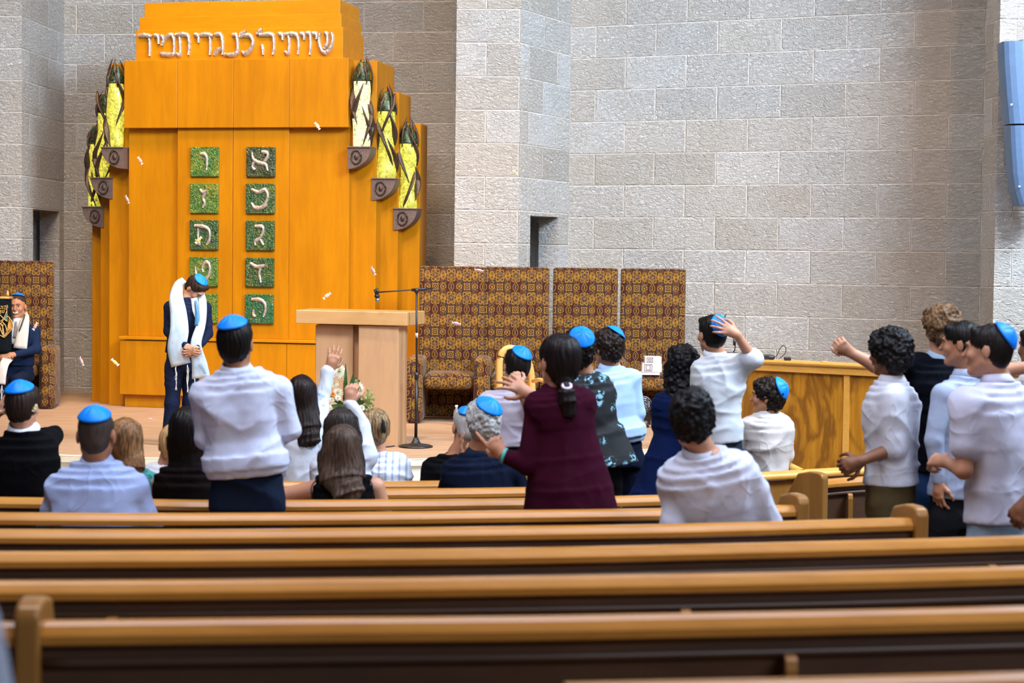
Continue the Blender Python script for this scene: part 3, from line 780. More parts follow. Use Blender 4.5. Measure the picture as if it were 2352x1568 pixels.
# ------------------------------------------------------------------ microphone stand
MD = 16.6
b = onz(955, 1024, ST+.01); MD = b[1]
ms = thing('microphone_stand', 'black boom microphone stand beside the lectern', 'microphone stand', (b[0], b[1], ST))
mb = MB(); lathe(mb, [(.0, 0), (.155, 0), (.158, .012), (.13, .022), (.05, .034), (.032, .06), (.02, .09)], (b[0], b[1], ST), 32); mb.build('round_base', M_BLACK, ms, True)
top = at(957, 668, MD); md = at(957, 862, MD); pp = at(957, 770, MD)
mb = MB(); tube(mb, [(b[0], b[1], ST+.06), (md[0], b[1], md[2])], .0145, 12); tube(mb, [(md[0], b[1], md[2]-.03), (md[0], b[1], md[2]+.03)], .021, 12); mb.build('lower_pole', M_BLACK, ms, True)
mb = MB(); tube(mb, [(md[0], b[1], md[2]), (top[0], b[1], top[2])], .010, 12); mb.build('upper_pole', M_BLACK, ms, True)
mb = MB(); tube(mb, [(pp[0], b[1], pp[2]-.022), (pp[0], b[1], pp[2]+.022)], .0135, 12); mb.build('grey_tape', flat('grey_tape', (.5, .42, .45)), ms, True)
mb = MB(); tube(mb, [at(868, 671, MD-.1), at(995, 662, MD+.05)], .0065, 10); mb.build('boom', M_BLACK, ms, True)
mb = MB(); tube(mb, [at(945, 666, MD), at(982, 663, MD)], .014, 10); ellips(mb, at(957, 668, MD), (.022, .02, .028)); mb.build('clutch', M_BLACK, ms, True)
mic = thing('microphone', 'black microphone with silver grille clipped to the boom end', 'microphone', at(866, 682, MD-.12))
mb = MB(); tube(mb, [at(866, 661, MD-.12), at(866, 676, MD-.12)], [.011, .017], 12); tube(mb, [at(864, 676, MD-.12), at(860, 664, MD-.12)], .01, 8); mb.build('body', M_BLACK, mic, True)
mb = MB(); lathe(mb, [(.012, -.012), (.022, -.004), (.025, .012), (.021, .022)], at(866, 682, MD-.12), 16); mb.build('collar', M_BLACK, mic, True)
mb = MB(); ellips(mb, at(867, 689, MD-.12), (.020, .020, .022)); mb.build('grille', flat('mic_grille', (.35, .36, .4), .35, .5, .8, .5, 300), mic, True)
# cable on the floor
mb = MB(); tube(mb, smoothpath([onz(955, 1022, ST+.006), onz(915, 1023, ST+.006), onz(880, 1026, ST+.006), onz(850, 1019, ST+.006)], 6), .006, 6)
tag(mb.build('cable', M_BLACK, None, True), 'thin black cable on the carpet between microphone stand and lectern', 'cable')

# ------------------------------------------------------------------ flowers in front of the lectern
FD = 15.95
fl = thing('flower_arrangement', 'low arrangement of white chrysanthemums and green leaves at the foot of the lectern', 'flowers', at(808, 1012, FD))
M_PET = flat('white_petals', (.80, .78, .62), .7, .3, 0, .05); M_ORP = flat('orange_petals', (.75, .30, .04), .6); M_LEAF = flat('dark_leaf', (.03, .085, .02), .45, .5, 0, .3); M_LEAF2 = flat('pale_leaf', (.22, .28, .09), .5, .5, 0, .25)
M_PETC = flat('yellow_green_centre', (.55, .55, .15), .7)
rr = random.Random(3)
def mum(px, py, dd, R, n=70, mat=M_PET, name='chrysanthemum', tilt=(0, -1, .35)):
    c = at(px, py, FD+dd); a, b_, d = basis(tilt); mb = MB()
    for q in range(n):
        ph = q*2.39996; t = (q+.5)/n; el = math.pi/2*(1-t)*.98-.15*t; L = R*(.55+.45*t)
        dr = (a*math.cos(ph)+b_*math.sin(ph))*math.cos(el)+d*math.sin(el)
        s_ = np.cross(dr, d); s_ = s_/(np.linalg.norm(s_)+1e-6)*R*.10; tip = c+dr*L+d*R*.12*(1-t); mid = c+dr*L*.62
        mb.add([c+dr*L*.1, mid+s_, tip, mid-s_, mid+dr*.0+np.cross(s_, dr)*.5], [(0, 1, 4), (1, 2, 4), (2, 3, 4), (3, 0, 4)])
    return mb.build(name, mat, fl)
for px, py, dd, R in ((779, 854, .0, .068), (817, 893, -.05, .075), (768, 881, .02, .045), (776, 902, .0, .05), (762, 918, -.03, .03), (776, 914, -.04, .032), (831, 937, -.05, .034), (766, 936, -.03, .05), (796, 925, .05, .045)):
    mum(px, py, dd, R*1.12, 120 if R > .05 else 60)
mum(764, 906, -.02, .042, 30, M_ORP, 'orange_lily'); mum(775, 895, .02, .03, 20, M_ORP, 'orange_lily')
def leaf(mb, p0, p1, w, bend=.1):
    p0 = np.array(p0); p1 = np.array(p1); d = p1-p0; L = np.linalg.norm(d); s_ = np.cross(d, (0, 1, 0.2)); s_ /= np.linalg.norm(s_)+1e-9
    V = []; n = 7
    for i in range(n+1):
        t = i/n; c = p0+d*t+np.array([0, -1, .0])*L*bend*math.sin(t*math.pi); ww = w*math.sin(math.pi*min(1, t*.93+.03))
        V += [c-s_*ww, c+np.array([0, .15*ww, -.15*ww]), c+s_*ww]
    F = []
    for i in range(n):
        for j in (0, 1): F.append((i*3+j, i*3+j+1, (i+1)*3+j+1, (i+1)*3+j))
    mb.add(V, F)
mb = MB()
base = at(800, 935, FD+.05)
for px, py, w in ((794, 834, .016), (812, 856, .024), (826, 872, .03), (818, 866, .028), (790, 874, .03), (798, 890, .035), (806, 905, .035), (842, 920, .03), (836, 900, .03), (852, 934, .026), (846, 946, .024), (784, 925, .03), (760, 930, .025), (812, 925, .04), (828, 915, .035), (752, 905, .02)):
    leaf(mb, base+np.array([rr.uniform(-.03, .03), rr.uniform(-.04, .04), 0]), at(px, py, FD+rr.uniform(-.1, .1)), w)
mb.build('foliage', M_LEAF, fl)
mb = MB()
for px, py in ((858, 902), (862, 914), (855, 920), (860, 928), (848, 893), (850, 935), (843, 912), (820, 873)):
    leaf(mb, at(838, 925, FD-.04), at(px, py, FD-.08), .013)
    ellips(mb, at(px-3, py+2, FD-.07), (.012, .012, .016), 8, 6)
mb.build('pale_sprig', M_LEAF2, fl)
mb = MB(); lathe(mb, [(.06, 0), (.09, .05), (.11, .13), (.105, .135), (.0, .12)], (base[0], base[1], ST), 20); mb.build('basket', M_BRKT, fl, True)
mb = MB(); tube(mb, [(base[0], base[1], ST+.1), base], .05, 8); mb.build('stems', M_LEAF, fl, True)

# ------------------------------------------------------------------ bent wood chair in front of the stage
def bentchair():
    D = 15.0
    top = at(1172, 798, D)
    r = thing('bentwood_chair', 'wooden chair with a tall rounded bent back, before the patterned armchair', 'chair', (at(1190, 900, D)[0], D, ST))
    D = 17.2
    r.location = (at(1190, 900, D)[0], D, ST); r['_o'] = [at(1190, 900, D)[0], D, ST]
    mb = MB(); pts = smoothpath([at(1147, 1000, D), at(1147, 870, D), at(1148, 826, D), at(1156, 806, D), at(1172, 799, D+.02), at(1196, 806, D+.05), at(1214, 830, D+.08), at(1222, 880, D+.1), at(1224, 1000, D+.1)], 6)
    tube(mb, pts, .027, 12, True, 1.2); mb.build('bent_back', M_BENT, r, True)
    x0 = at(1147, 900, D)[0]; x1 = at(1224, 900, D)[0]
    mb = MB(); mb.box((x0-.05, D-.4, ST+.42), (x1+.05, D+.05, ST+.47), .015); mb.build('seat', M_BENT, r)
    for xx in (x0, x1):
        for yy in (D-.34, D):
            mb = MB(); tube(mb, [(xx, yy, ST), (xx, yy, ST+.42)], [.016, .022], 10); mb.build('leg', M_BENT, r, True)
    mb = MB(); tube(mb, smoothpath([at(1225, 875, D-.05), at(1240, 872, D-.3), at(1262, 880, D-.42)], 4), .02, 8); mb.build('arm', M_BENT, r, True)
bentchair()

# ------------------------------------------------------------------ books, bottle, walker, fan, loudspeaker, desk gear
M_PAPER = flat('book_pages', (.72, .68, .66), .8); M_COVER = flat('white_cover', (.78, .74, .76), .5); M_PRINT = flat('brown_print', (.10, .05, .05), .6)
def book(x0, x1, y, z0, z1, dep, label, rot=0):
    r = thing('book', label, 'book', ((x0+x1)/2, y, z0), rot, 'books stacked on the armchair')
    w = (x1-x0)/2; h = z1-z0
    for q, mt, nm in ((((-w, 0, 0), (w, dep, h*.12)), M_COVER, 'cover'), (((-w, 0, h*.88), (w, dep, h)), M_COVER, 'cover'), (((-w, 0, h*.12), (-w+.006, dep, h*.88)), M_COVER, 'spine')):
        mb = MB(); mb.box(*q); mb.build(nm, mt, r, False, True)
    mb = MB(); mb.box((-w+.006, .004, h*.12), (w-.004, dep-.004, h*.88)); mb.build('page_block', M_PAPER, r, False, True)
BY = 19.08
bz = lambda py: at(1500, py, BY)[2]; bxx = lambda px: at(px, 860, BY)[0]
zc = ST+.53
book(bxx(1471), bxx(1516), BY, zc+.002, zc+.03, .22, 'thin white book flat at the bottom of the book stack on the armchair')
def box_book(x0, x1, z0, z1, lab):
    r = thing('boxed_books', lab, 'box', ((x0+x1)/2, BY, z0), 0, 'white printed boxes on the armchair')
    w = (x1-x0)/2; h = z1-z0
    mb = MB(); mb.box((-w, 0, 0), (w, .2, h), .003); mb.build('carton', M_COVER, r, False, True)
    mb = MB()
    fx0, fx1 = -w*.92, w*.12
    for q in range(2):
        i = .012+.018*q; t = .006
        a0, a1, b0, b1 = fx0+i, fx1-i, i*.7, h-i*.7
        mb.box((a0, -.002, b0), (a1, .0, b0+t)); mb.box((a0, -.002, b1-t), (a1, .0, b1)); mb.box((a0, -.002, b0), (a0+t, 0, b1)); mb.box((a1-t, -.002, b0), (a1, 0, b1))
    mb.build('printed_frame', M_PRINT, r, False, True)
    mb = MB()
    for q in range(6): xx = w*.2+q*w*.125; mb.box((xx, -.0015, .008), (xx+.003, 0, h-.008))
    mb.build('book_edges', M_PAPER, r, False, True)
box_book(bxx(1475), bxx(1520), zc+.032, zc+.125, 'larger white box with a dark printed frame, lower in the stack on the armchair')
box_book(bxx(1481), bxx(1519), zc+.126, zc+.195, 'smaller white box with a dark printed frame, on top of the stack')
pg = MB(); 
V = [(-.13, -.1, .0), (.0, -.13, .012), (.02, .1, .012), (-.12, .12, .0), (-.065, -.12, .03), (-.05, .11, .03)]
F = [(0, 4, 5, 3), (4, 1, 2, 5)]
o = mesh_obj('loose_papers', V, F, M_PAPER, None, False, True); o.location = (bxx(1462), BY+.02, zc+.004); sd = o.modifiers.new('s', 'SOLIDIFY'); sd.thickness = .003
tag(o, 'loose white papers lying beside the book stack on the armchair', 'papers')

bt = onz(1048, 976, ST)
bo = thing('water_bottle', 'small clear plastic water bottle with blue label at the armchair foot', 'bottle', bt)
M_PLA = Mat('clear_plastic', .1); M_PLA.color((.75, .85, .95)); M_PLA.b.inputs['Transmission Weight'].default_value = .8
mb = MB(); lathe(mb, [(.0, 0), (.03, 0), (.033, .008), (.033, .12), (.028, .15), (.014, .175), (.013, .19)], bt, 18); mb.build('body', M_PLA.m, bo, True)
mb = MB(); lathe(mb, [(.0335, .045), (.0345, .046), (.0345, .09), (.0335, .091)], bt, 18); mb.build('label', flat('bottle_label', (.08, .2, .6)), bo, True)
mb = MB(); lathe(mb, [(.015, .19), (.016, .192), (.016, .21), (.0, .212)], bt, 14); mb.build('cap', M_COVER, bo, True)

wk = thing('folding_walker', 'folded steel trolley with small wheels under the right armchair', 'trolley', onz(1502, 978, ST))
WY = 18.75
for a, b_ in (((1478, 915), (1490, 975)), ((1486, 912), (1493, 975)), ((1512, 910), (1503, 965)), ((1505, 912), (1516, 950)), ((1503, 940), (1496, 970))):
    mb = MB(); tube(mb, [at(*a, WY), at(*b_, WY)], .007, 8); mb.build('tube_leg', M_STEEL if a[0] > 1495 else M_BLACK, wk, True)
for px, py in ((1488, 976), (1499, 973)):
    mb = MB(); c = at(px, py, WY); tube(mb, [c-np.array([.01, 0, 0]), c+np.array([.01, 0, 0])], .026, 14); mb.build('wheel', M_BLACK, wk, True)
fn = thing('small_fan', 'small grey round fan standing under the right armchair', 'fan', onz(1478, 965, ST))
c = at(1478, 928, 18.95); mb = MB()
for R in (.085, .065, .045, .025): tube(mb, [c+np.array([R*math.cos(a), -.02*(1-R*8), R*math.sin(a)]) for a in [i*math.pi/12 for i in range(25)]], .003, 5, False)
for i in range(16): a = i*math.pi/8; tube(mb, [c, c+np.array([.085*math.cos(a), 0, .085*math.sin(a)])], .002, 5)
mb.build('grille', M_STEEL, fn, True)
mb = MB()
for i in range(4):
    a = i*math.pi/2; V = [c+np.array([.012*math.cos(a), .02, .012*math.sin(a)]), c+np.array([.075*math.cos(a-.4), .015, .075*math.sin(a-.4)]), c+np.array([.075*math.cos(a+.4), .03, .075*math.sin(a+.4)])]
    V += [v+np.array([0, .003, 0]) for v in V]; mb.add(V, [(0, 1, 2), (5, 4, 3), (0, 3, 4, 1), (1, 4, 5, 2), (2, 5, 3, 0)])
mb.build('blades', M_SPK, fn)
mb = MB(); tube(mb, [(c[0], c[1]+.02, ST), (c[0], c[1]+.02, c[2]-.08)], .012, 8); lathe(mb, [(0, 0), (.06, 0), (.055, .015), (0, .02)], (c[0], c[1]+.02, ST), 18); mb.build('foot', M_STEEL, fn, True)

# loudspeaker on the right pier
SY = 17.15
sp = thing('loudspeaker', 'curved blue grey column loudspeaker hanging at upper right', 'loudspeaker', at(2350, 300, SY))
def spk(name, ys, lefts, w, mat, yoff=0):
    mb = MB(); V = []; n = 8
    for py, px in zip(ys, lefts):
        p = at(px, py, SY)
        for j in range(n+1):
            a = math.pi*j/n; V.append((p[0]+w/2-w/2*math.cos(a), SY-.10*math.sin(a)+yoff, p[2]))
        V += [(p[0]+w, SY+.16+yoff, p[2]), (p[0], SY+.16+yoff, p[2])]
    k = n+3; F = []
    for i in range(len(ys)-1):
        for j in range(k): F.append((i*k+j, (i+1)*k+j, (i+1)*k+(j+1) % k, i*k+(j+1) % k))
    F.append(tuple(range(k))); F.append(tuple((len(ys)-1)*k+j for j in range(k-1, -1, -1)))
    return mesh_obj(name, V, F, mat, sp)
spk('upper_cabinet', [96, 150, 220, 285], [2301, 2303, 2308, 2314], .32, M_SPK)
spk('lower_cabinet', [289, 340, 400, 440, 472], [2316, 2318, 2322, 2328, 2337], .30, M_SPK)
spk('side_plate', [93, 150, 220, 283], [2340, 2343, 2347, 2350], .34, M_SPKW, -.06)
mb = MB(); mb.box((at(2330, 300, SY)[0], SY+.1, at(0, 320, SY)[2]-.1), (at(2330, 300, SY)[0]+.1, RP[1]+.0, at(0, 320, SY)[2]+.1)); mb.build('wall_bracket', M_STEEL, sp)
for px, py in ((2323, 240), (2341, 428)):
    mb = MB(); mb.box(at(px-2, py+2, SY-.10), at(px+2, py-2, SY-.085)); mb.build('badge', M_SPKW, sp)

# gear on the partition
def onp(px, up=0): q = onpart(px); return np.array([q[0], q[1]+.05, zp+up])
g = thing('mixer_box', 'black audio device with small green lights on the partition', 'audio device', onp(1755))
mb = MB(); p = onp(1755); mb.box((p[0]-.09, p[1]-.05, zp), (p[0]+.09, p[1]+.06, zp+.04), .006); mb.build('case', M_BLACK, g)
mb = MB(); p = onp(1752); mb.box((p[0]-.05, p[1]-.054, zp+.022), (p[0]+.03, p[1]-.05, zp+.028)); mb.build('green_lights', (lambda M: M.color((0, .2, .1)).emit((.05, .8, .4), .35).m)(Mat('green_led')), g)
g = thing('cable_loop', 'thin black cable looping up from the partition top', 'cable', onp(1785))
D_ = onp(1785)[1]
mb = MB(); tube(mb, smoothpath([onp(1770, .015), at(1783, 818, D_), at(1790, 803, D_), at(1799, 793, D_), at(1805, 800, D_), at(1803, 812, D_), at(1790, 823, D_)], 6), .0035, 6); mb.build('wire', M_BLACK, g, True)
mb = MB(); tube(mb, [onp(1712, .02), onp(1780, .02)], [.022, .016], 10); mb.build('plug', M_BLACK, g, True)
mb = MB(); p = onp(1811); mb.box((p[0]-.028, p[1]-.03, zp), (p[0]+.028, p[1]+.03, zp+.03), .005)
tag(mb.build('adapter', M_BLACK, None), 'small black adapter block on the partition, right of the cable loop', 'adapter')
mb = MB(); p = onp(1896); mb.box((p[0]-.03, p[1]-.05, zp), (p[0]+.03, p[1]+.03, zp+.01), .003)
tag(mb.build('wooden_clip', M_PARTR, None), 'little flat wooden block on the partition top, near the pointing hand', 'block')
g = thing('desk_microphone', 'black gooseneck microphone standing on the partition behind the raised hand', 'microphone', onp(1690))
p = onp(1693); mb = MB(); mb.box((p[0]-.10, p[1]-.05, zp), (p[0]+.08, p[1]+.05, zp+.05), .008); mb.build('base', M_BLACK, g)
Dg = p[1]
mb = MB(); tube(mb, smoothpath([onp(1686, .05), at(1688, 800, Dg), at(1688, 770, Dg), at(1672, 740, Dg), at(1660, 735, Dg)], 5), .005, 6); mb.build('gooseneck', M_BLACK, g, True)
mb = MB(); tube(mb, [at(1687, 793, Dg), at(1687, 778, Dg)], .013, 10); mb.build('clip', M_BLACK, g, True)
mb = MB(); tube(mb, [at(1658, 738, Dg), at(1668, 721, Dg)], [.012, .005], 8); mb.build('head', M_BLACK, g, True)

# blurred grey cloth at the very edge, bottom left
mb = MB(); V = []; 
D_ = 2.2
cs = [(1330, -30, .02), (1370, -6, .05), (1430, 14, .06), (1500, 30, .07), (1600, 48, .08), (1700, 60, .09)]
pts = [at(px-95, py, D_) for py, px, r_ in cs]
tube(mb, pts, [95*D_/FPX*.6, 95*D_/FPX*.9]+[95*D_/FPX]*4, 16, True, .8)
tag(mb.build('grey_garment', cloth('grey_cloth', (.33, .37, .46)), None, True), 'out of focus grey cloth at the bottom left corner, nearest of all', 'cloth')

# ------------------------------------------------------------------ sweets flying through the air
CT = [(729, 289, 19.2, 'white'), (322, 369, 18.8, 'pink'), (292, 458, 18.0, 'pink'), (456, 551, 18.5, 'yellow'), (857, 622, 15.6, 'pink'), (1100, 621, 17.5, 'pink'),
      (751, 679, 15.8, 'white'), (1048, 743, 15.2, 'pink'), (81, 749, 18.9, 'pink'), (187, 830, 15.6, 'pink'), (264, 832, 15.8, 'yellow'), (138, 990, 12.5, 'green'), (1183, 396, 17.5, 'yellow'), (79, 938, 9.0, 'green')]
M_C = {'white': flat('cream_wrapper', (.80, .62, .42), .35), 'pink': flat('pink_wrapper', (.75, .42, .40), .35), 'yellow': flat('yellow_wrapper', (.75, .55, .10), .35), 'green': flat('green_wrapper', (.45, .55, .10), .35)}
M_CW = flat('white_twist', (.85, .78, .78), .35)
where = ['high in front of the upper ark panel', 'in front of the upper left side panel', 'left of the second row of green tiles', 'crossing the third left green tile', 'just above the microphone', 'at the top edge of the patterned armchairs',
  'above the lectern top', 'over the first patterned armchair', 'beside the seated man in navy suit', 'before the left stone wall', 'in front of the left pilasters', 'low above the carpet near the black jacket', 'tiny, against the pale stone pier', 'beside the ear of the boy in black jacket']
for k, ((px, py, Y, c), wv) in enumerate(zip(CT, where)):
    p = at(px, py, Y); r = thing('wrapped_sweet', c.replace('white', 'cream')+' wrapped sweet in mid air, '+wv, 'sweet', p, 0, 'sweets thrown through the air')
    q = rr.uniform(-1, 1); R = Matrix.Rotation(rr.uniform(-1.2, 1.2), 3, 'Y') @ Matrix.Rotation(q, 3, 'X')
    sc = (.95 if py != 396 else .6)*(Y/16.5)**.5
    if Y < 13: sc *= .5
    mb = MB(); V, F = bevbox((-.024*sc, -.010, -.017*sc), (.024*sc, .010, .017*sc), .008, 2); mb.add([tuple(R@Vector(v)) for v in V], F); mb.build('sweet', M_C[c], r, True, True)
    for s_ in (-1, 1):
        V = [(s_*.022*sc, -.003, -.004), (s_*.022*sc, -.003, .004), (s_*.044*sc, -.006, .017*sc), (s_*.044*sc, -.006, -.015*sc), (s_*.022*sc, .003, -.004), (s_*.022*sc, .003, .004), (s_*.044*sc, .006, .013*sc), (s_*.044*sc, .006, -.017*sc)]
        mb = MB(); mb.add([tuple(R@Vector(v)) for v in V], [(0, 1, 2, 3), (7, 6, 5, 4), (0, 3, 7, 4), (1, 5, 6, 2), (3, 2, 6, 7), (0, 4, 5, 1)]); mb.build('wrapper_end', M_CW, r, False, True)
p = onz(345, 962, ST+.006)
r = thing('wrapped_sweet', 'pale pink sweet lying on the stage carpet left of the bowed boy', 'sweet', p)
mb = MB(); mb.box((-.025, -.012, -.006), (.025, .012, .010), .005); mb.build('sweet', M_C['pink'], r, True, True)
# ------------------------------------------------------------------ organic surfaces (smooth unions, meshed with surface nets)
def vnoise(p, seed=0):
    p = np.asarray(p, float)+seed*17.31; i = np.floor(p).astype(np.int64); f = p-i; f = f*f*(3-2*f)
    def h(a):
        n = (a[:, 0]*73856093) ^ (a[:, 1]*19349663) ^ (a[:, 2]*83492791); n = (n ^ (n >> 13))*1274126177 & 0x7fffffff
        n = (n ^ (n >> 11)) & 0xffff; return n/65535.0
    r = 0
    for dx in (0, 1):
        for dy in (0, 1):
            for dz in (0, 1):
                w = (f[:, 0] if dx else 1-f[:, 0])*(f[:, 1] if dy else 1-f[:, 1])*(f[:, 2] if dz else 1-f[:, 2])
                r = r+w*h(i+np.array([dx, dy, dz]))
    return r*2-1
def unit(v): v = np.asarray(v, float); return v/(np.linalg.norm(v)+1e-12)
class Field:
    def __init__(s): s.P = []
    def rc(s, a, b, ra, rb=None, k=.02, sub=False):
        a = np.array(a, float); b = np.array(b, float); rb = ra if rb is None else rb
        ab = b-a; L2 = max(1e-9, ab@ab); R = max(ra, rb)
        def f(q):
            t = np.clip(((q-a)@ab)/L2, 0, 1); return np.linalg.norm(q-a-t[..., None]*ab, axis=-1)-(ra+(rb-ra)*t)
        s.P.append((f, np.minimum(a, b)-R, np.maximum(a, b)+R, k, sub)); return s
    def chain(s, pts, rad, k=.02):
        for i in range(len(pts)-1): s.rc(pts[i], pts[i+1], rad[i], rad[i+1], k)
        return s
    def el(s, c, r, M=None, k=.02, sub=False):
        c = np.array(c, float); r = np.array(r, float); M = np.eye(3) if M is None else np.array(M); R = r.max()
        def f(q):
            l = (q-c)@M; k0 = np.linalg.norm(l/r, axis=-1); k1 = np.linalg.norm(l/(r*r), axis=-1)+1e-9; return k0*(k0-1)/k1
        s.P.append((f, c-R, c+R, k, sub)); return s
    def loft(s, rows, Xd, k=.02, n=2.4, pad=.0):
        C = np.array([r[0] for r in rows], float); Wd = np.array([r[1] for r in rows], float)+pad; Dp = np.array([r[2] for r in rows], float)+pad
        Xd = unit(Xd); R = max(Wd.max(), Dp.max())
        def f(q):
            best = None
            for i in range(len(C)-1):
                ab = C[i+1]-C[i]; L = np.linalg.norm(ab); ax = ab/L; X = unit(Xd-ax*(Xd@ax)); Y = np.cross(ax, X)
                v = q-C[i]; tt = (v@ax)/L; t = np.clip(tt, 0, 1); w = Wd[i]+(Wd[i+1]-Wd[i])*t; d_ = Dp[i]+(Dp[i+1]-Dp[i])*t
                v = v-t[..., None]*ab
                a = np.abs(v@X)/w; b = np.abs(v@Y)/d_; r = (a**n+b**n)**(1/n)
                d = (r-1)*np.minimum(w, d_)*.95; al = np.abs(tt-t)*L
                cut = np.where(((tt < 0) & (i == 0)) | ((tt > 1) & (i == len(C)-2)), .002, .035)
                d = np.maximum(d, al-cut)
                best = d if best is None else np.minimum(best, d)
            return best
        s.P.append((f, C.min(0)-R, C.max(0)+R, k, False)); return s
    def mesh(s, res=.008):
        lo = np.min([p[1] for p in s.P if not p[4]], 0)-3*res; hi = np.max([p[2] for p in s.P if not p[4]], 0)+3*res
        n = np.ceil((hi-lo)/res).astype(int)+1
        G = np.full(n, 1.0, dtype=np.float32)
        for f, a, b, k, sub in s.P:
            m_ = 3*res+k
            i0 = np.clip(np.floor((a-m_-lo)/res).astype(int), 0, n); i1 = np.clip(np.ceil((b+m_-lo)/res).astype(int)+1, 0, n)
            if np.any(i1 <= i0): continue
            g = np.stack(np.meshgrid(*[lo[j]+res*np.arange(i0[j], i1[j]) for j in range(3)], indexing='ij'), -1)
            d = f(g).astype(np.float32); sl = tuple(slice(i0[j], i1[j]) for j in range(3)); c = G[sl]
            if sub:
                e = -d; h = np.maximum(k-np.abs(c-e), 0)/k; G[sl] = np.maximum(c, e)+h*h*k/4
            else:
                h = np.maximum(k-np.abs(c-d), 0)/max(k, 1e-6); G[sl] = np.minimum(c, d)-h*h*k/4
        ins = G < 0
        # surface nets
        c8 = [ins[dx:n[0]-1+dx, dy:n[1]-1+dy, dz:n[2]-1+dz] for dx in (0, 1) for dy in (0, 1) for dz in (0, 1)]
        cnt = sum(c.astype(np.int8) for c in c8); act = (cnt > 0) & (cnt < 8)
        idx = np.argwhere(act); vid = np.full(act.shape, -1, dtype=np.int64); vid[act] = np.arange(len(idx))
        off = [(dx, dy, dz) for dx in (0, 1) for dy in (0, 1) for dz in (0, 1)]
        val = np.stack([G[idx[:, 0]+o[0], idx[:, 1]+o[1], idx[:, 2]+o[2]] for o in off], 1)
        acc = np.zeros((len(idx), 3)); num = np.zeros(len(idx))
        for a in range(8):
            for b in range(a+1, 8):
                oa = np.array(off[a]); ob = np.array(off[b])
                if np.abs(oa-ob).sum() != 1: continue
                va = val[:, a]; vb = val[:, b]; m_ = (va < 0) != (vb < 0); t = np.where(m_, va/(va-vb+1e-12*(va == vb)), 0)
                acc += np.where(m_[:, None], oa+(ob-oa)*t[:, None], 0); num += m_
        V = lo+(idx+acc/num[:, None])*res
        F = []
        for ax in range(3):
            sh = [n[0], n[1], n[2]]; a = [slice(0, q) for q in sh]; b = [slice(0, q) for q in sh]; a[ax] = slice(0, sh[ax]-1); b[ax] = slice(1, sh[ax])
            A = ins[tuple(a)]; B = ins[tuple(b)]; ch = np.argwhere(A != B); u, w = [j for j in range(3) if j != ax]
            ch = ch[(ch[:, u] > 0) & (ch[:, w] > 0) & (ch[:, u] < sh[u]-1) & (ch[:, w] < sh[w]-1)]
            fl = A[ch[:, 0], ch[:, 1], ch[:, 2]]
            q = []
            for du, dw in ((0, 0), (-1, 0), (-1, -1), (0, -1)):
                c = ch.copy(); c[:, u] += du; c[:, w] += dw; q.append(vid[c[:, 0], c[:, 1], c[:, 2]])
            q = np.stack(q, 1); flip = fl if ax != 1 else ~fl
            q = np.where(flip[:, None], q, q[:, ::-1]); F.append(q)
        F = np.concatenate(F); F = F[(F >= 0).all(1)]
        return V, F
def vnormals(V, F):
    a = V[F[:, 2]]-V[F[:, 0]]; b = V[F[:, 3]]-V[F[:, 1]]; nf = np.cross(a, b); N = np.zeros_like(V)
    for j in range(4): np.add.at(N, F[:, j], nf)
    return N/(np.linalg.norm(N, axis=1, keepdims=True)+1e-12)
def fast_obj(name, V, F, mat, parent):
    V = V-np.array(parent['_o']); me = bpy.data.meshes.new(name)
    me.vertices.add(len(V)); me.vertices.foreach_set('co', V.astype(np.float32).ravel())
    me.loops.add(len(F)*4); me.loops.foreach_set('vertex_index', F.astype(np.int32).ravel())
    me.polygons.add(len(F)); me.polygons.foreach_set('loop_start', np.arange(0, len(F)*4, 4, dtype=np.int32))
    me.polygons.foreach_set('loop_total', np.full(len(F), 4, dtype=np.int32))
    me.polygons.foreach_set('use_smooth', np.ones(len(F), dtype=bool)); me.update(calc_edges=True); me.validate()
    me.materials.append(mat); o = bpy.data.objects.new(name, me); COL.objects.link(o); o.parent = parent; return o
def relax(V, F, it=1, lam=.5):
    for _ in range(it):
        A = np.zeros_like(V); c = np.zeros(len(V))
        for j in range(4):
            for jj in ((j+1) % 4, (j+3) % 4): np.add.at(A, F[:, j], V[F[:, jj]]); np.add.at(c, F[:, j], 1)
        V = V+(A/c[:, None]-V)*lam
    return V
def folds(V, N, amp=.006, seed=0, dirv=(0.35, 0, 1), freq=16, hem=None, up=None):
    d = unit(dirv); w = vnoise(V*2.6, seed); w2 = vnoise(V*6.5, seed+3); lat = vnoise(V*1.7, seed+21)
    sharp = lambda p_: (1-np.abs(np.sin(p_)))**1.8
    c = V.mean(0); x = (V-c)@unit((d[2], 0, -d[0])); z = (V-c)@d
    A = sharp(z*freq*.8-np.abs(x)*freq*.35+w*3.6+w2*.8); B = sharp(x*freq*.55+z*freq*.5+w*3.0+lat*3+w2*.6+1.3); Cc = sharp(-x*freq*.6+z*freq*.55+lat*4+w2*.5)
    m1 = np.clip(.35+1.1*vnoise(V*3.3, seed+9), 0, 1.2); m2 = np.clip(.2+1.2*vnoise(V*3.7, seed+5), 0, 1.2); m3 = np.clip(.1+1.3*vnoise(V*3.1, seed+15), 0, 1.2)
    g = amp*2.3*(A*m1+B*m2+Cc*m3-.22)+.0014*vnoise(V*24, seed+2)
    g = g*(1-np.clip(-N[:, 2], 0, 1))
    if hem is not None: g = g*np.clip(((V-hem)@up)/.07, .25, 1)
    return V+N*g[:, None]

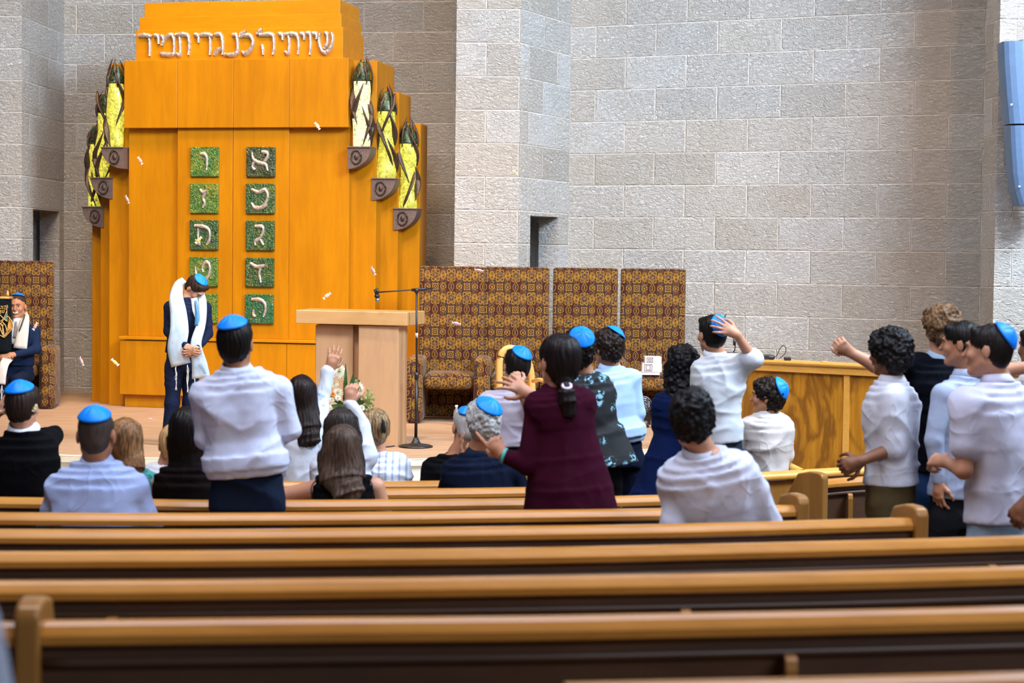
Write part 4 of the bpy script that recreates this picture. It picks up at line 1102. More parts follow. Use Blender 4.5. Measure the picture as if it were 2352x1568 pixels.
# ------------------------------------------------------------------ people
_mc = {}
def MC(kind, c, **kw):
    key = (kind, tuple(c), tuple(sorted(kw.items())))
    if key not in _mc: _mc[key] = {'cloth': cloth, 'hair': hairmat, 'skin': skinmat}[kind]('%s_%d' % ({'cloth': 'woven_cloth', 'hair': 'hair', 'skin': 'skin'}[kind], len(_mc)), c, **kw)
    return _mc[key]
def hairmat(name, c, c2=None, rough=.5):
    M = Mat(name, rough, .2); x, y, z = M.xyz(); n = M.noise(M.vec(x*1.0, y*1.0, z*.12), 130, 3, .6); m_ = M.noise(M.vec(x, y, z*.4), 18, 3)
    c2 = c2 or tuple(min(1, q*1.6+.001) for q in c)
    M.color(M.mix((n*.6+m_*.5).sstep(.42, .72), c, c2)); M.bump(n, .35, .003); return M.m
def skinmat(name, c):
    M = Mat(name, .5, .35); n = M.noise(M.tc.outputs['Object'], 14, 4); n2 = M.noise(M.tc.outputs['Object'], 240, 2)
    M.color(M.mix(n.sstep(.3, .7), tuple(q*.9 for q in c), (min(1, c[0]*1.08), c[1], c[2]*.97))); M.bump(n2, .12, .002)
    M.b.inputs['Subsurface Weight'].default_value = .12; M.b.inputs['Subsurface Radius'].default_value = (.012, .005, .003); M.b.inputs['Subsurface Scale'].default_value = 1.0
    return M.m
def kippahmat():
    M = Mat('blue_satin', .5, .3); n = M.noise(M.tc.outputs['Object'], 12, 3)
    M.color(M.mix(n.sstep(.3, .7), (.0, .19, .78), (.002, .25, .90))); return M.m
M_KIP = kippahmat(); M_KIPE = flat('blue_satin_binding', (.004, .12, .50), .5)
M_EYEW = flat('eye_white', (.42, .38, .35), .3); M_IRIS = flat('dark_iris', (.02, .012, .008), .1); M_LIP = flat('lips', (.42, .16, .12), .5); M_TEETH = flat('teeth', (.8, .78, .72), .3)
SK = {'fair': (.54, .28, .175), 'tan': (.44, .21, .115), 'olive': (.36, .17, .095), 'brown': (.21, .09, .045)}
def frame(yaw, pitch=0, roll=0):
    y, p, r = map(math.radians, (yaw, pitch, roll)); f = np.array([math.sin(y), math.cos(y), 0]); x = np.array([math.cos(y), -math.sin(y), 0]); u = np.array([0, 0, 1.])
    f, u = f*math.cos(p)-u*math.sin(p), u*math.cos(p)+f*math.sin(p)
    u, x = u*math.cos(r)+x*math.sin(r), x*math.cos(r)-u*math.sin(r)
    return np.stack([x, f, u], 1)
def add_hand(F, wr, dr, nrm, thumb=1, curl=30, spread=8, sc=1.0, rel=None, k=.006):
    """dr: direction of the hand, nrm: direction the palm faces, thumb: +1/-1 side along cross(dr,nrm)"""
    dr = unit(dr); nrm = unit(np.asarray(nrm, float)-dr*np.dot(nrm, dr)); la = np.cross(dr, nrm)*thumb; wr = np.array(wr, float)
    kn = []
    for i, (o, L) in enumerate(((.030, .085), (.010, .090), (-.010, .086), (-.029, .078))):
        kp = wr+dr*L*sc+la*o*sc; kn.append(kp); F.rc(wr+dr*.012*sc+la*o*.55*sc, kp, .0155*sc, .0115*sc, .012)
    F.rc(wr-dr*.01, wr+dr*.05*sc, .021*sc, .024*sc, .02)
    seg = [(.043, .026, .021), (.047, .029, .022), (.044, .027, .021), (.034, .021, .018)]
    for i, kp in enumerate(kn):
        c0 = curl if not rel else rel[i]; sp = math.radians(spread*(1.5-i)*1.0); d = dr*math.cos(sp)+la*math.sin(sp); p = kp; ang = 0
        for j, L in enumerate(seg[i]):
            ang += math.radians(c0*(1, 1.15, .75)[j]); dd = d*math.cos(ang)+nrm*math.sin(ang); q = p+dd*L*sc; r0 = (.0098, .0088, .0078)[j]; F.rc(p, q, r0*sc, (r0-.001)*sc, k); p = q
    t0 = wr+dr*.022*sc+la*.024*sc+nrm*.006; t1 = t0+unit(dr*.62+la*.75+nrm*.25)*.042*sc; t2 = t1+unit(dr*.9+la*.35+nrm*(.3+curl/90))*.032*sc; t3 = t2+unit(dr*.85-la*.1+nrm*(.4+curl/70))*.026*sc
    F.rc(t0, t1, .0145*sc, .012*sc, .01); F.rc(t1, t2, .011*sc, .0095*sc, k); F.rc(t2, t3, .0095*sc, .008*sc, k)

def person(label, D, head, neck, hip, sw=.19, byaw=0, hs=1.0, skin='tan', hair=('short', (.006, .004, .0035)), kip=None,
           arms=(), shirt=None, pants=None, dress=None, seated=False, face=None, res=.007, waist=1.0, dep=1.0, rows=None, hrows=(), extra=None,
           collar=None, hz=None, blouse=0.0, amp=.006, name='person', feet=None, tors=None, sleeve_r=1.0, headr=0):
    w = lambda p: at(p[0], p[1], D+(p[2] if len(p) > 2 else 0))
    hc = w(head[:2]+((head[5],) if len(head) > 5 else ())); M = frame(*head[2:5]); Lh = lambda x, y, z: hc+M@(np.array([x, y, z])*hs)
    N = w(neck); Hp = w(hip); fz = floor_z(D) if D < 15.2 else ST
    root = thing(name, label, 'person', (Hp[0], Hp[1], fz)); rg = root
    seed = int(abs(head[0])*3+abs(head[1])) % 997
    by = math.radians(byaw); BX = np.array([math.cos(by), -math.sin(by), 0]); BF = np.array([math.sin(by), math.cos(by), 0])
    skm = MC('skin', SK[skin])
    # --- body (one continuous surface)
    B = Field()
    B.el(Lh(0, -.012, .030), np.array((.075, .093, .085))*hs, M, .02).el(Lh(0, .026, -.028), np.array((.057, .064, .088))*hs, M, .03)
    for s_ in (-1, 1):
        B.rc(Lh(s_*.044, .0, -.050), Lh(s_*.012, .064, -.096), .026*hs, .017*hs, .02)
        B.el(Lh(s_*.078, -.012, -.006), np.array((.009, .019, .031))*hs, M, .008)
        B.el(Lh(s_*.038, .062, -.022), np.array((.024, .022, .022))*hs, M, .02)
        B.el(Lh(s_*.031, .100, .009), np.array((.018, .015, .0085))*hs, M, .012, True)
    B.rc(Lh(0, .088, .012), Lh(0, .108, -.022), .008*hs, .0125*hs, .012).rc(Lh(-.03, .084, .030), Lh(.03, .084, .030), .011*hs, .011*hs, .012)
    B.rc(Lh(-.014, .088, -.052), Lh(.014, .088, -.052), .009*hs, .009*hs, .01).el(Lh(0, .078, -.092), np.array((.018, .014, .014))*hs, M, .015)
    nb = Lh(0, -.022, -.065); B.rc(nb, N+np.array([0, 0, .02]), .052*hs, .056*hs, .03)
    up = unit(N-Hp); Lt = np.linalg.norm(N-Hp)
    P_ = lambda t: N+(Hp-N)*t
    TR = tors or [(.0, .33, .060), (.055, .52, .076), (.11, .76, .092), (.17, .92, .106), (.26, .98, .118), (.42, .90, .122), (.66, .80, .115), (.86, .80, .12), (1.0, .82, .122)]
    def trows(pad=0, t1=1.0):
        out = []
        for t, a, d in TR:
            if t > t1+.001: break
            wf = 1+(waist-1)*min(1, max(0, (t-.25)/.5)); out.append((P_(t), a*sw*wf+pad, d*dep+pad))
        return out
    B.loft(trows(-.032), BX, .03)
    AR = []
    for a in arms:
        j = [w(q) for q in a['j']]; ra = a.get('r', 1.0)
        B.chain(j, [.046*ra, .039*ra, .026*ra], .02)
        if 'h' in a:
            hd = w(a['h'])-j[2]; add_hand(B, j[2], hd, a.get('n', (0, 1, -.3)), a.get('t', 1), a.get('curl', 25), a.get('spread', 8), a.get('hs', 1.0), a.get('rel'))
        AR.append((a, j))
    V, Fc = B.mesh(res*.85 if not face else min(res, .0055)); V = relax(V, Fc, 1, .3); fast_obj('body', V, Fc, skm, rg)
    if face:
        for s_ in (-1, 1):
            mb = MB(); ellips(mb, Lh(s_*.030, .0725, .009), np.array((.0125, .010, .0065 if face != 'down' else .004))*hs, 12, 8, M); e = mb.build('eye', M_EYEW, rg, True); e['_o'] = root['_o']
            mb = MB(); ellips(mb, Lh(s_*.030, .0800, .009), np.array((.0068, .0035, .006))*hs, 10, 6, M); mb.build('iris', M_IRIS, e, True)
            mb = MB(); tube(mb, smoothpath([Lh(s_*.012, .094, .027), Lh(s_*.030, .094, .033), Lh(s_*.048, .080, .027)], 4), [.003]*9, 6); mb.build('eyebrow', MC('hair', hair[1]), rg, True)
        mb = MB(); ellips(mb, Lh(0, .091, -.052), np.array((.021, .008, .0075 if face != 'smile' else .010))*hs, 14, 8, M); mo = mb.build('mouth', M_LIP, rg, True); mo['_o'] = root['_o']
        if face == 'smile':
            mb = MB(); tube(mb, smoothpath([Lh(-.026, .082, -.043), Lh(-.014, .096, -.053), Lh(0, .1, -.056), Lh(.014, .096, -.053), Lh(.026, .082, -.043)], 4), [.002, .004, .0055, .006, .006, .006, .006, .006, .006, .006, .006, .006, .006, .006, .0055, .004, .002], 8); mb.build('teeth', M_TEETH, mo, True)
    # --- shirt / dress top
    def sleeves(T, c):
        for a, j in AR:
            sl = a.get('sleeve', c.get('sleeve', 'long')); q = sleeve_r*a.get('r', 1.0)
            if sl == 'none': continue
            sh_in = P_(.13)+(j[0]-P_(.13))*.45
            T.rc(sh_in, j[0], .070, .062*q, .035)
            if sl == 'long':
                T.chain([j[0], j[1], j[2]-unit(j[2]-j[1])*.01], [.062*q, .052*q, .037*q], .014)
            elif sl == 'elbow':
                T.rc(j[0], j[0]+(j[1]-j[0])*.96, .064*q, .058*q, .03); T.rc(j[0]+(j[1]-j[0])*.8, j[0]+(j[1]-j[0])*.98, .063*q, .062*q, .01)
            elif sl == 'short': T.rc(j[0], j[0]+(j[1]-j[0])*.62, .066*q, .066*q, .03)
            elif sl == 'threeq': T.chain([j[0], j[1], j[1]+(j[2]-j[1])*.55], [.064*q, .054*q, .043*q], .03)
            elif sl == 'cap': T.rc(j[0], j[0]+(j[1]-j[0])*.2, .062*q, .05*q, .03)
    c = shirt or dress
    if c:
        T = Field(); R_ = trows(.006)
        if blouse and shirt:
            a, b_, d = R_[-2]; R_[-2] = (a, b_+blouse, d+blouse); a, b_, d = R_[-1]; R_[-1] = (a, b_+blouse*.2, d+blouse*.2)
        if dress and rows: R_ = R_[:7]+[(w(q), hw, hd) for q, hw, hd in rows]
        elif rows: R_ = R_[:5]+[(w(q), hw, hd) for q, hw, hd in rows]
        T.loft(R_, BX, .03)
        sleeves(T, c)
        if c.get('neck', 1): T.rc(P_(.05), P_(.0), .060, .056, .02)
        V, Fc = T.mesh(res*1.25); V = relax(V, Fc, 2, .5); Nn = vnormals(V, Fc)
        V = folds(V, Nn, c.get('amp', amp), seed, c.get('dir', (.35*math.cos(seed), 0, 1)), c.get('freq', 16), R_[-1][0], up)
        cm = c.get('mat') or MC('cloth', c['c'])
        fast_obj(c.get('name', 'shirt' if shirt else 'dress'), V, Fc, cm, rg)
        if c.get('neck', 1) and c.get('collar', 1):
            # turned-down collar
            mb = MB(); base = N-up*.004; x_, y_, d_ = basis(unit(nb+np.array([0, 0, 0])-N)); V = []; Q = []; n = 28; prof = [(.066, -.020), (.061, .040), (.066, .043), (.084, .006), (.083, -.002)]
            X_ = BX; Y_ = np.cross(d_, X_); 
            for i in range(n):
                a = math.pi/2+.14+(2*math.pi-.28)*i/(n-1)
                for r_, h_ in prof: V.append(base+(X_*math.cos(a)*r_+Y_*math.sin(a)*r_*1.0)*1.0+d_*h_)
            for i in range(n-1):
                for j in range(4): Q.append((i*5+j, i*5+j+1, (i+1)*5+j+1, (i+1)*5+j))
            mb.add(V, Q); o = mb.build('collar', collar and MC('cloth', collar) or cm, rg, True)
            sd = o.modifiers.new('s', 'SOLIDIFY'); sd.thickness = .002
    # --- trousers
    if pants:
        T = Field(); T.loft([(Hp+np.array([0, 0, .03]), .72*sw*waist, .095*dep), (Hp-np.array([0, 0, .03]), .80*sw*waist, .108*dep), (Hp-np.array([0, 0, .16]), .84*sw*waist, .110*dep)], BX, .04)
        for s_ in (-1, 1):
            h0 = Hp-np.array([0, 0, .12])+BX*s_*.088
            if seated:
                kn = h0+BF*.42-np.array([0, 0, .02]); ft = kn+BF*.03; ft[2] = fz+.09
            else:
                ft = (np.array([*w(feet[0 if s_ < 0 else 1])[:2], fz+.07]) if feet else h0+BX*s_*.03); ft = np.array([ft[0], ft[1], fz+.07]); kn = (h0+ft)/2+BF*.03
            T.chain([h0, kn, ft], [.088, .066, .056], .03)
            mb = MB(); ellips(mb, ft+BF*.05-np.array([0, 0, .032]), (.045, .13, .045), 14, 8, np.stack([BX, BF, np.array([0, 0, 1.])], 1)); mb.build('shoe', M_BLACK, rg, True)
        V, Fc = T.mesh(.011); V = relax(V, Fc, 2, .5); V = folds(V, vnormals(V, Fc), .006, seed+5, (.2, 0, 1), 13); fast_obj('trousers', V, Fc, MC('cloth', pants), rg)
    elif dress is None or seated:
        pass
    # --- hair
    kind, hcol = hair[0], hair[1]; hm = MC('hair', hcol, **({'c2': hair[2]} if len(hair) > 2 else {}))
    if kind != 'none':
        Hh = Field()
        g = {'short': .0, 'buzz': -.007, 'curly': .012, 'afro': .022, 'long': .004, 'updo': .006}[kind]
        Hh.el(Lh(0, -.018, .040), np.array((.083+g, .101+g, .086+g*.9))*hs, M, .02)
        if kind == 'buzz':
            Hh.el(Lh(0, -.045, -.012), np.array((.064, .060, .072))*hs, M, .02)
        else:
            Hh.el(Lh(0, -.042, -.012), np.array((.070+g, .068+g, .078+g))*hs, M, .03)
        if kind in ('short', 'curly', 'afro'):
            Hh.rc(Lh(-.040, .052, .086), Lh(.040, .052, .086), (.022+g*.6)*hs, None, .02)
        for q in range(len(hrows)):
            pass
        if hrows:
            for R_ in hrows: Hh.loft([(w(q[0]), q[1], q[2]) for q in R_], (1, 0, 0), .035, 2.0)
        Hh.el(Lh(0, .135, -.040), np.array((.085, .10, .112))*hs, M, .015, True)
        if kind in ('short', 'buzz', 'updo'):
            for s_ in (-1, 1): Hh.el(Lh(s_*.095, .012, -.035), np.array((.035, .035, .045))*hs, M, .012, True)
        V, Fc = Hh.mesh(max(.0055, res*.95)); V = relax(V, Fc, 1, .4); Nn = vnormals(V, Fc)
        if kind in ('curly', 'afro'):
            d = vnoise(V*62, seed)*.010+vnoise(V*120, seed+1)*.006+vnoise(V*28, seed+2)*.008; V = V+Nn*d[:, None]*(.9 if kind == 'curly' else 1.15)*hair_amp(hair)
        else:
            L_ = (V-hc)@M; ang = np.arctan2(L_[:, 0], -L_[:, 1]); fr = 34 if kind != 'buzz' else 60
            d = np.sin(ang*fr+vnoise(V*14, seed)*5)*.0022+vnoise(V*np.array([60, 60, 9]), seed+1)*.0035
            V = V+Nn*d[:, None]*(.35 if kind == 'buzz' else 1.0)
        fast_obj('hair', V, Fc, hm, rg)
    # --- skullcap
    if kip is not None:
        kd = unit(kip[:3]); gx = {'short': .0, 'buzz': -.006, 'curly': .010, 'afro': .018, 'long': .004, 'updo': .006, 'none': -.008}[kind]
        x_, y_, d_ = basis(kd, (0, 1, 0) if abs(kd[1]) < .9 else (0, 0, 1)); rad = np.array((.083+gx, .101+gx, .086+gx))*hs; cc = np.array((0, -.018, .040))*hs
        V = []; Q = []; nr, na = 12, 48; mx = kip[3] if len(kip) > 3 else .86
        for i in range(nr+1):
            for j in range(na):
                th = mx*i/nr; a = 2*math.pi*j/na; dd = d_*math.cos(th)+(x_*math.cos(a)+y_*math.sin(a))*math.sin(th)
                rr_ = 1/np.linalg.norm(dd/rad); seam = abs(math.sin(a*3)); t = i/nr
                rr_ += (.009+.010*(1-t)**1.5*1.0+.0045*(seam**.5-1)*math.sin(math.pi*min(1, t*1.1)))*hs
                V.append(hc+M@(cc+dd*rr_))
        for i in range(nr):
            for j in range(na): Q.append((i*na+j, (i+1)*na+j, (i+1)*na+(j+1) % na, i*na+(j+1) % na))
        o = mesh_obj('skullcap', V, Q, M_KIP, rg, True); sd = o.modifiers.new('s', 'SOLIDIFY'); sd.thickness = .0035; o['_o'] = root['_o']
        mb = MB(); tube(mb, V[-na:]+[V[-na]], .0022, 6, False); mb.build('binding', M_KIPE, o, True)
    if extra: extra(dict(root=rg, w=w, N=N, Hp=Hp, P=P_, Lh=Lh, BX=BX, BF=BF, M=M, hc=hc, AR=AR, up=up))
    return root
def hair_amp(h): return 1.0
WHT = (.56, .60, .76); WHT2 = (.64, .65, .70); NAVY = (.006, .011, .030); BLK = (.003, .003, .004)
HB = (.005, .0035, .003); HDB = (.012, .007, .005)
KB = (0, -.55, .85)
# 4 bearded? no: man in light blue shirt
person('man seen from behind in pale blue dress shirt, close cropped dark hair, blue skullcap', 8.4, (222, 1000, 0, 2, 0), (222, 1062), (224, 1320), .225, hs=1.08, skin='tan',
       hair=('buzz', (.045, .032, .026), (.07, .055, .05)), kip=(0, -.42, .91, .92), shirt=dict(c=(.40, .50, .80), amp=.006, dir=(.5, 0, .8), freq=11), pants=NAVY, seated=True,
       arms=[dict(j=[(138, 1122), (108, 1215, .05), (150, 1235, .3)], h=(190, 1235, .4)), dict(j=[(312, 1118), (345, 1215, .05), (300, 1235, .3)], h=(260, 1235, .4))])
person('boy in black jacket at far left with blue skullcap, clapping', 9.35, (52, 934, 8, 4, 0), (55, 985), (58, 1290), .185, hs=1.0, skin='fair',
       hair=('short', (.018, .010, .007)), kip=(-.05, -.40, .92, .9), collar=(.75, .77, .85), shirt=dict(c=BLK, name='jacket', amp=.004), pants=BLK, seated=True,
       arms=[dict(j=[(-5, 1040), (-50, 1010, .15), (-14, 962, .2)], h=(8, 915, .22), n=(.9, .4, 0), curl=8, t=-1), dict(j=[(100, 1022, .05), (122, 1000, .28), (60, 1000, .5)], h=(40, 960, .5))])
person('woman with highlighted brown bob and teal patterned dress between the blue shirt and black top', 9.5, (288, 1013, 10, 6, 6), (296, 1080), (300, 1300), .175, hs=.98, skin='fair',
       hair=('long', (.085, .040, .016), (.34, .165, .065)), hrows=[[((286, 985), .07, .07), ((291, 1030, -.01), .088, .08), ((297, 1070, -.05), .080, .06), ((300, 1090, -.06), .06, .04)]],
       shirt=dict(mat=(lambda M: M.color(M.ramp(M.noise(M.vec(*M.xyz()), 22, 3, .6, 1.5), [(.35, (.01, .02, .03)), (.45, (.03, .22, .21)), (.6, (.05, .30, .28)), (.7, (.02, .05, .08))])).m)(Mat('teal_print', .8)), name='dress_top', sleeve='short', collar=0),
       arms=[dict(j=[(258, 1108), (250, 1180, .05), (280, 1200, .3)], h=(290, 1200, .4)), dict(j=[(335, 1112), (345, 1180, .05), (320, 1200, .3)], h=(310, 1200, .4))], pants=NAVY, seated=True)
person('fair haired person in white top mostly hidden behind the woman in black', 10.5, (398, 1022, -8, 0, 0), (385, 1070), (385, 1290), .18, skin='fair', hair=('short', (.42, .25, .11)),
       shirt=dict(c=WHT2), arms=[dict(j=[(352, 1088), (340, 1160), (370, 1180, .3)]), dict(j=[(430, 1088), (440, 1160), (420, 1180, .3)])], pants=NAVY, seated=True, res=.009)
person('woman with dark short bob and black sleeveless top, third row', 9.35, (432, 990, 0, 4, 0), (434, 1062), (434, 1300), .19, hs=1.02, skin='fair',
       hair=('long', (.005, .003, .003)), hrows=[[((432, 970), .09, .085), ((432, 1015), .11, .095), ((434, 1055), .105, .085), ((436, 1078), .075, .06)]],
       shirt=dict(c=(.007, .004, .004), sleeve='none', name='sleeveless_top', collar=0, amp=.003),
       arms=[dict(j=[(372, 1110), (362, 1190, .05), (400, 1210, .3)], r=1.15), dict(j=[(498, 1108), (506, 1190, .05), (460, 1210, .3)], r=1.15)], pants=BLK, seated=True)
person('standing boy seen from behind in white dress shirt and navy trousers, blue skullcap', 8.5, (541, 790, 4, -4, 0), (546, 852), (568, 1090), .195, hs=1.0, skin='olive',
       hair=('short', (.004, .003, .003)), kip=(-.12, -.30, .95, .86), shirt=dict(c=WHT, amp=.009, freq=14), blouse=.03, pants=(.008, .014, .032), waist=1.1,
       arms=[dict(j=[(476, 905), (474, 1005, .02), (520, 1020, .25)], h=(550, 1000, .3), r=1.1), dict(j=[(640, 896), (664, 985, .02), (630, 1015, .26)], h=(600, 1000, .3), r=1.1)])
# girls in the front rows
person('girl with long straight dark hair and raised arm in white top, left of the flowers', 11.3, (694, 906, 6, 0, 0), (695, 958), (692, 1190), .165, hs=.98, skin='tan',
       hair=('long', (.010, .005, .004)), hrows=[[((692, 890), .085, .075, ), ((694, 930, -.02), .100, .08), ((702, 975, -.07), .095, .06), ((710, 1008, -.11), .07, .035), ((714, 1024, -.11), .045, .02)]],
       shirt=dict(mat=(lambda M: M.color(M.ramp(M.noise(M.vec(*M.xyz()), 11, 4, .6, 1.0), [(.5, (.66, .69, .76)), (.60, (.62, .66, .74)), (.66, (.20, .32, .50)), (.72, (.6, .64, .72))])).m)(Mat('white_blue_print', .8)), name='blouse', collar=0, amp=.006),
       arms=[dict(j=[(662, 988), (650, 1060, .05), (680, 1090, .25)]), dict(j=[(732, 968), (738, 912, .06), (756, 850, .08)], h=(768, 815, .08), n=(-.3, 1, 0), curl=22, t=-1)], seated=True, pants=NAVY)
person('girl with very long dark hair raising a white sleeved fist toward the flowers', 10.3, (784, 985, 0, 0, 0), (786, 1042), (785, 1260), .17, skin='fair',
       hair=('long', (.012, .008, .007), (.04, .03, .026)), hrows=[[((783, 965), .088, .08), ((786, 1010, -.02), .115, .085), ((790, 1060, -.07), .12, .06), ((800, 1110, -.10), .10, .05)]],
       shirt=dict(c=(.58, .61, .70), name='blouse', collar=0), arms=[dict(j=[(738, 1070), (730, 1140, .05), (760, 1160, .25)]), dict(j=[(843, 1050), (832, 985, .05), (804, 925, .08)], h=(806, 895, .08), n=(.2, 1, .2), curl=70, t=-1)], seated=True, pants=NAVY)
def straps(k):
    for s_ in (-1, 1):
        mb = MB(); a = k['P'](.22)+k['BX']*s_*.155-k['BF']*.10; b = k['P'](.02)+k['BX']*s_*.12; tube(mb, smoothpath([a, k['P'](.1)+k['BX']*s_*.16-k['BF']*.09, b+k['BF']*.0, b+k['BF']*.06], 4), .004, 6); mb.build('strap', M_BLACK, k['root'], True)
person('girl with long brown hair and black strappy top, nearest of the girls', 9.35, (787, 1030, 4, 4, 0), (790, 1088), (792, 1330), .175, skin='fair',
       hair=('long', (.030, .016, .010), (.10, .06, .04)), hrows=[[((785, 1010), .085, .08), ((780, 1050, -.02), .115, .085), ((785, 1090, -.07), .12, .06), ((798, 1125, -.12), .085, .035), ((808, 1152, -.13), .045, .02)]],
       shirt=dict(c=BLK, sleeve='none', neck=0, name='strappy_top', amp=.003, mat=None), tors=[(.02, .55, .06), (.08, .80, .085), (.16, .92, .105), (.24, .94, .115), (.42, .86, .12), (.66, .80, .115), (.86, .80, .12), (1.0, .82, .122)],
       arms=[dict(j=[(728, 1122), (650, 1140, .06), (590, 1150, .1)], r=1.1), dict(j=[(862, 1118), (884, 1190, .03), (850, 1210, .3)], r=1.1)], seated=True, pants=BLK, extra=straps)
def clip(k):
    mb = MB(); ellips(mb, k['Lh'](.03, -.135, .02), (.012, .01, .045), 10, 8); ellips(mb, k['Lh'](.042, -.12, .0), (.01, .01, .03), 10, 8); mb.build('hair_clip', M_BLACK, k['root'], True)
person('woman with blonde hair pinned up by a dark clip, white striped top', 11.3, (860, 984, -15, 4, 0), (866, 1040), (868, 1260), .185, skin='fair',
       hair=('updo', (.09, .048, .02), (.42, .28, .14)), hrows=[[((862, 955), .05, .06), ((864, 985), .075, .08), ((866, 1012), .05, .07)]],
       shirt=dict(mat=(lambda M: (lambda x, y, z: M.color(M.mix((x*150.0).sin().sstep(.2, .9), (.70, .72, .78), (.36, .42, .58))).m)(*M.xyz()))(Mat('fine_stripes', .8)), name='blouse', collar=0, sleeve='short'),
       arms=[dict(j=[(818, 1065), (806, 1130, .05), (840, 1150, .3)]), dict(j=[(912, 1066), (922, 1130, .04), (890, 1150, .3)])], seated=True, pants=NAVY, extra=clip)
# centre group
person('boy in lilac white shirt with blue skullcap, fist raised beside his head', 11.5, (1187, 842, -12, 0, 4), (1182, 898), (1186, 1022), .185, skin='fair', byaw=-12,
       hair=('short', (.006, .004, .0035)), kip=(.25, -.55, .80, .80), shirt=dict(c=(.52, .48, .57), amp=.009), pants=(.012, .02, .045), waist=1.05, sleeve_r=1.1,
       arms=[dict(j=[(1118, 925), (1108, 990, .05), (1150, 1000, .25)], sleeve='long'), dict(j=[(1228, 930), (1222, 950, -.15), (1192, 890, -.2)], h=(1180, 855, -.2), n=(-.2, 1, 0), curl=82, spread=3, t=-1, sleeve='short')])
person('grey haired man in navy suit with blue skullcap, seated', 10.3, (1110, 972, -14, 4, 0), (1100, 1040), (1110, 1240), .215, hs=1.06, skin='olive', byaw=-8,
       hair=('curly', (.30, .30, .29), (.50, .50, .49)), kip=(.28, -.60, .75, .82), shirt=dict(c=(.005, .009, .024), name='jacket', amp=.004), collar=(.012, .018, .035), pants=NAVY, seated=True,
       arms=[dict(j=[(1038, 1082), (1020, 1150, .15), (1066, 1062, .38)], h=(1058, 1030, .4), n=(.8, .2, .5), curl=15, t=-1), dict(j=[(1178, 1078), (1200, 1150, .05), (1160, 1170, .3)])])
person('balding man in black suit partly hidden behind the grey haired man', 11.3, (1070, 982, -16, 4, 0), (1050, 1046), (1045, 1230), .215, hs=1.05, skin='tan', byaw=-10,
       hair=('buzz', (.35, .33, .31), (.5, .48, .46)), kip=(-.1, -.5, .8, .6), shirt=dict(c=BLK, name='jacket', amp=.004), pants=BLK, seated=True,
       arms=[dict(j=[(992, 1076), (975, 1140, .1), (1010, 1160, .3)]), dict(j=[(1110, 1076), (1120, 1140, .1), (1090, 1160, .3)])])
person('person with curly black hair, blue skullcap and black dress with pale blue flowers', 10.5, (1330, 806, -6, 0, 0), (1342, 862), (1362, 1050), .175, skin='olive', byaw=-10,
       hair=('curly', HB), kip=(.05, -.80, .60, .75),
       dress=dict(mat=(lambda M: (lambda o: M.color(M.mix((M.voro(o, 11).sstep(.22, .42, 1.0, 0.0)*M.noise(o, 60, 2).sstep(.5, .56)), (.003, .005, .007), (.25, .55, .70))).m)(M.tc.outputs['Object']))(Mat('blue_flower_print', .8)), amp=.006, collar=0, name='dress'),
       rows=[((1364, 1005), .19, .14), ((1372, 1070), .24, .17)], arms=[dict(j=[(1300, 890), (1292, 970, .05), (1310, 1000, .25)]), dict(j=[(1378, 888), (1398, 965, .03), (1380, 1010, .2)])], pants=BLK)
person('boy in pale blue dotted shirt with blue skullcap and navy trousers, before the armchairs', 12.0, (1394, 800, -38, 4, 0), (1402, 846), (1424, 1016), .16, skin='olive', byaw=-15, hs=1.02,
       hair=('curly', (.012, .007, .005)), kip=(.45, -.42, .75, .72), shirt=dict(mat=(lambda M: (lambda x, y, z: M.color(M.mix(((x*420.0).sin()*(z*420.0).sin()).sstep(.2, .5), (.42, .60, .88), (.25, .42, .74))).m)(*M.xyz()))(Mat('dotted_blue_cloth', .8)), amp=.007), blouse=.035, pants=(.008, .012, .03), waist=1.15,
       arms=[dict(j=[(1376, 872), (1370, 950, .05), (1400, 975, .25)], h=(1415, 975, .3)), dict(j=[(1450, 868), (1466, 948, .0), (1440, 985, .22)], h=(1425, 985, .3))])
def scrunchie(k):
    mb = MB(); c = at(1302, 886, 8.38); tube(mb, [c+np.array([.02*math.cos(a), .018*math.sin(a), .012*math.sin(a)]) for a in [i*math.pi/8 for i in range(17)]], .007, 8, False); mb.build('hair_tie', flat('white_hair_tie', (.7, .6, .7)), k['root'], True)
    mb = MB(); a, j = k['AR'][0]; d = unit(j[2]-j[1]); c = j[2]-d*.0; x_, y_, _ = basis(d)
    tube(mb, [c+(x_*math.cos(q)+y_*math.sin(q))*.031 for q in [i*math.pi/10 for i in range(21)]], .009, 8, False); mb.build('bracelet', flat('turquoise_band', (.08, .50, .46), .4), k['root'], True)
person('woman in long sleeved maroon dress with dark ponytail, pointing', 8.5, (1282, 832, -30, 2, 0), (1282, 896), (1298, 1060), .165, skin='fair', byaw=-18, hs=1.08,
       hair=('long', (.006, .003, .003)), hrows=[[((1286, 840), .07, .07, ), ((1296, 880, -.08), .03, .03)], [((1298, 885, -.10), .022, .02), ((1303, 912, -.12), .042, .034), ((1306, 940, -.12), .036, .028), ((1314, 962, -.12), .012, .012)]],
       dress=dict(c=(.036, .003, .013), amp=.004, freq=9, collar=1, dir=(1, 0, .15)), rows=[((1292, 985), .150, .125), ((1300, 1060), .180, .15), ((1306, 1130), .205, .18), ((1312, 1240), .25, .21), ((1315, 1400), .28, .24)],
       arms=[dict(j=[(1238, 930, -.02), (1212, 1066, -.06), (1158, 1046, -.04)], h=(1118, 1000, -.02), n=(.5, .8, -.2), rel=[5, 75, 80, 80], curl=60, spread=2, t=1),
             dict(j=[(1330, 925), (1290, 950, .2), (1216, 905, .26)], h=(1180, 882, .28), n=(.1, .7, -.7), curl=14, spread=14, t=1, sleeve='threeq')], extra=scrunchie)
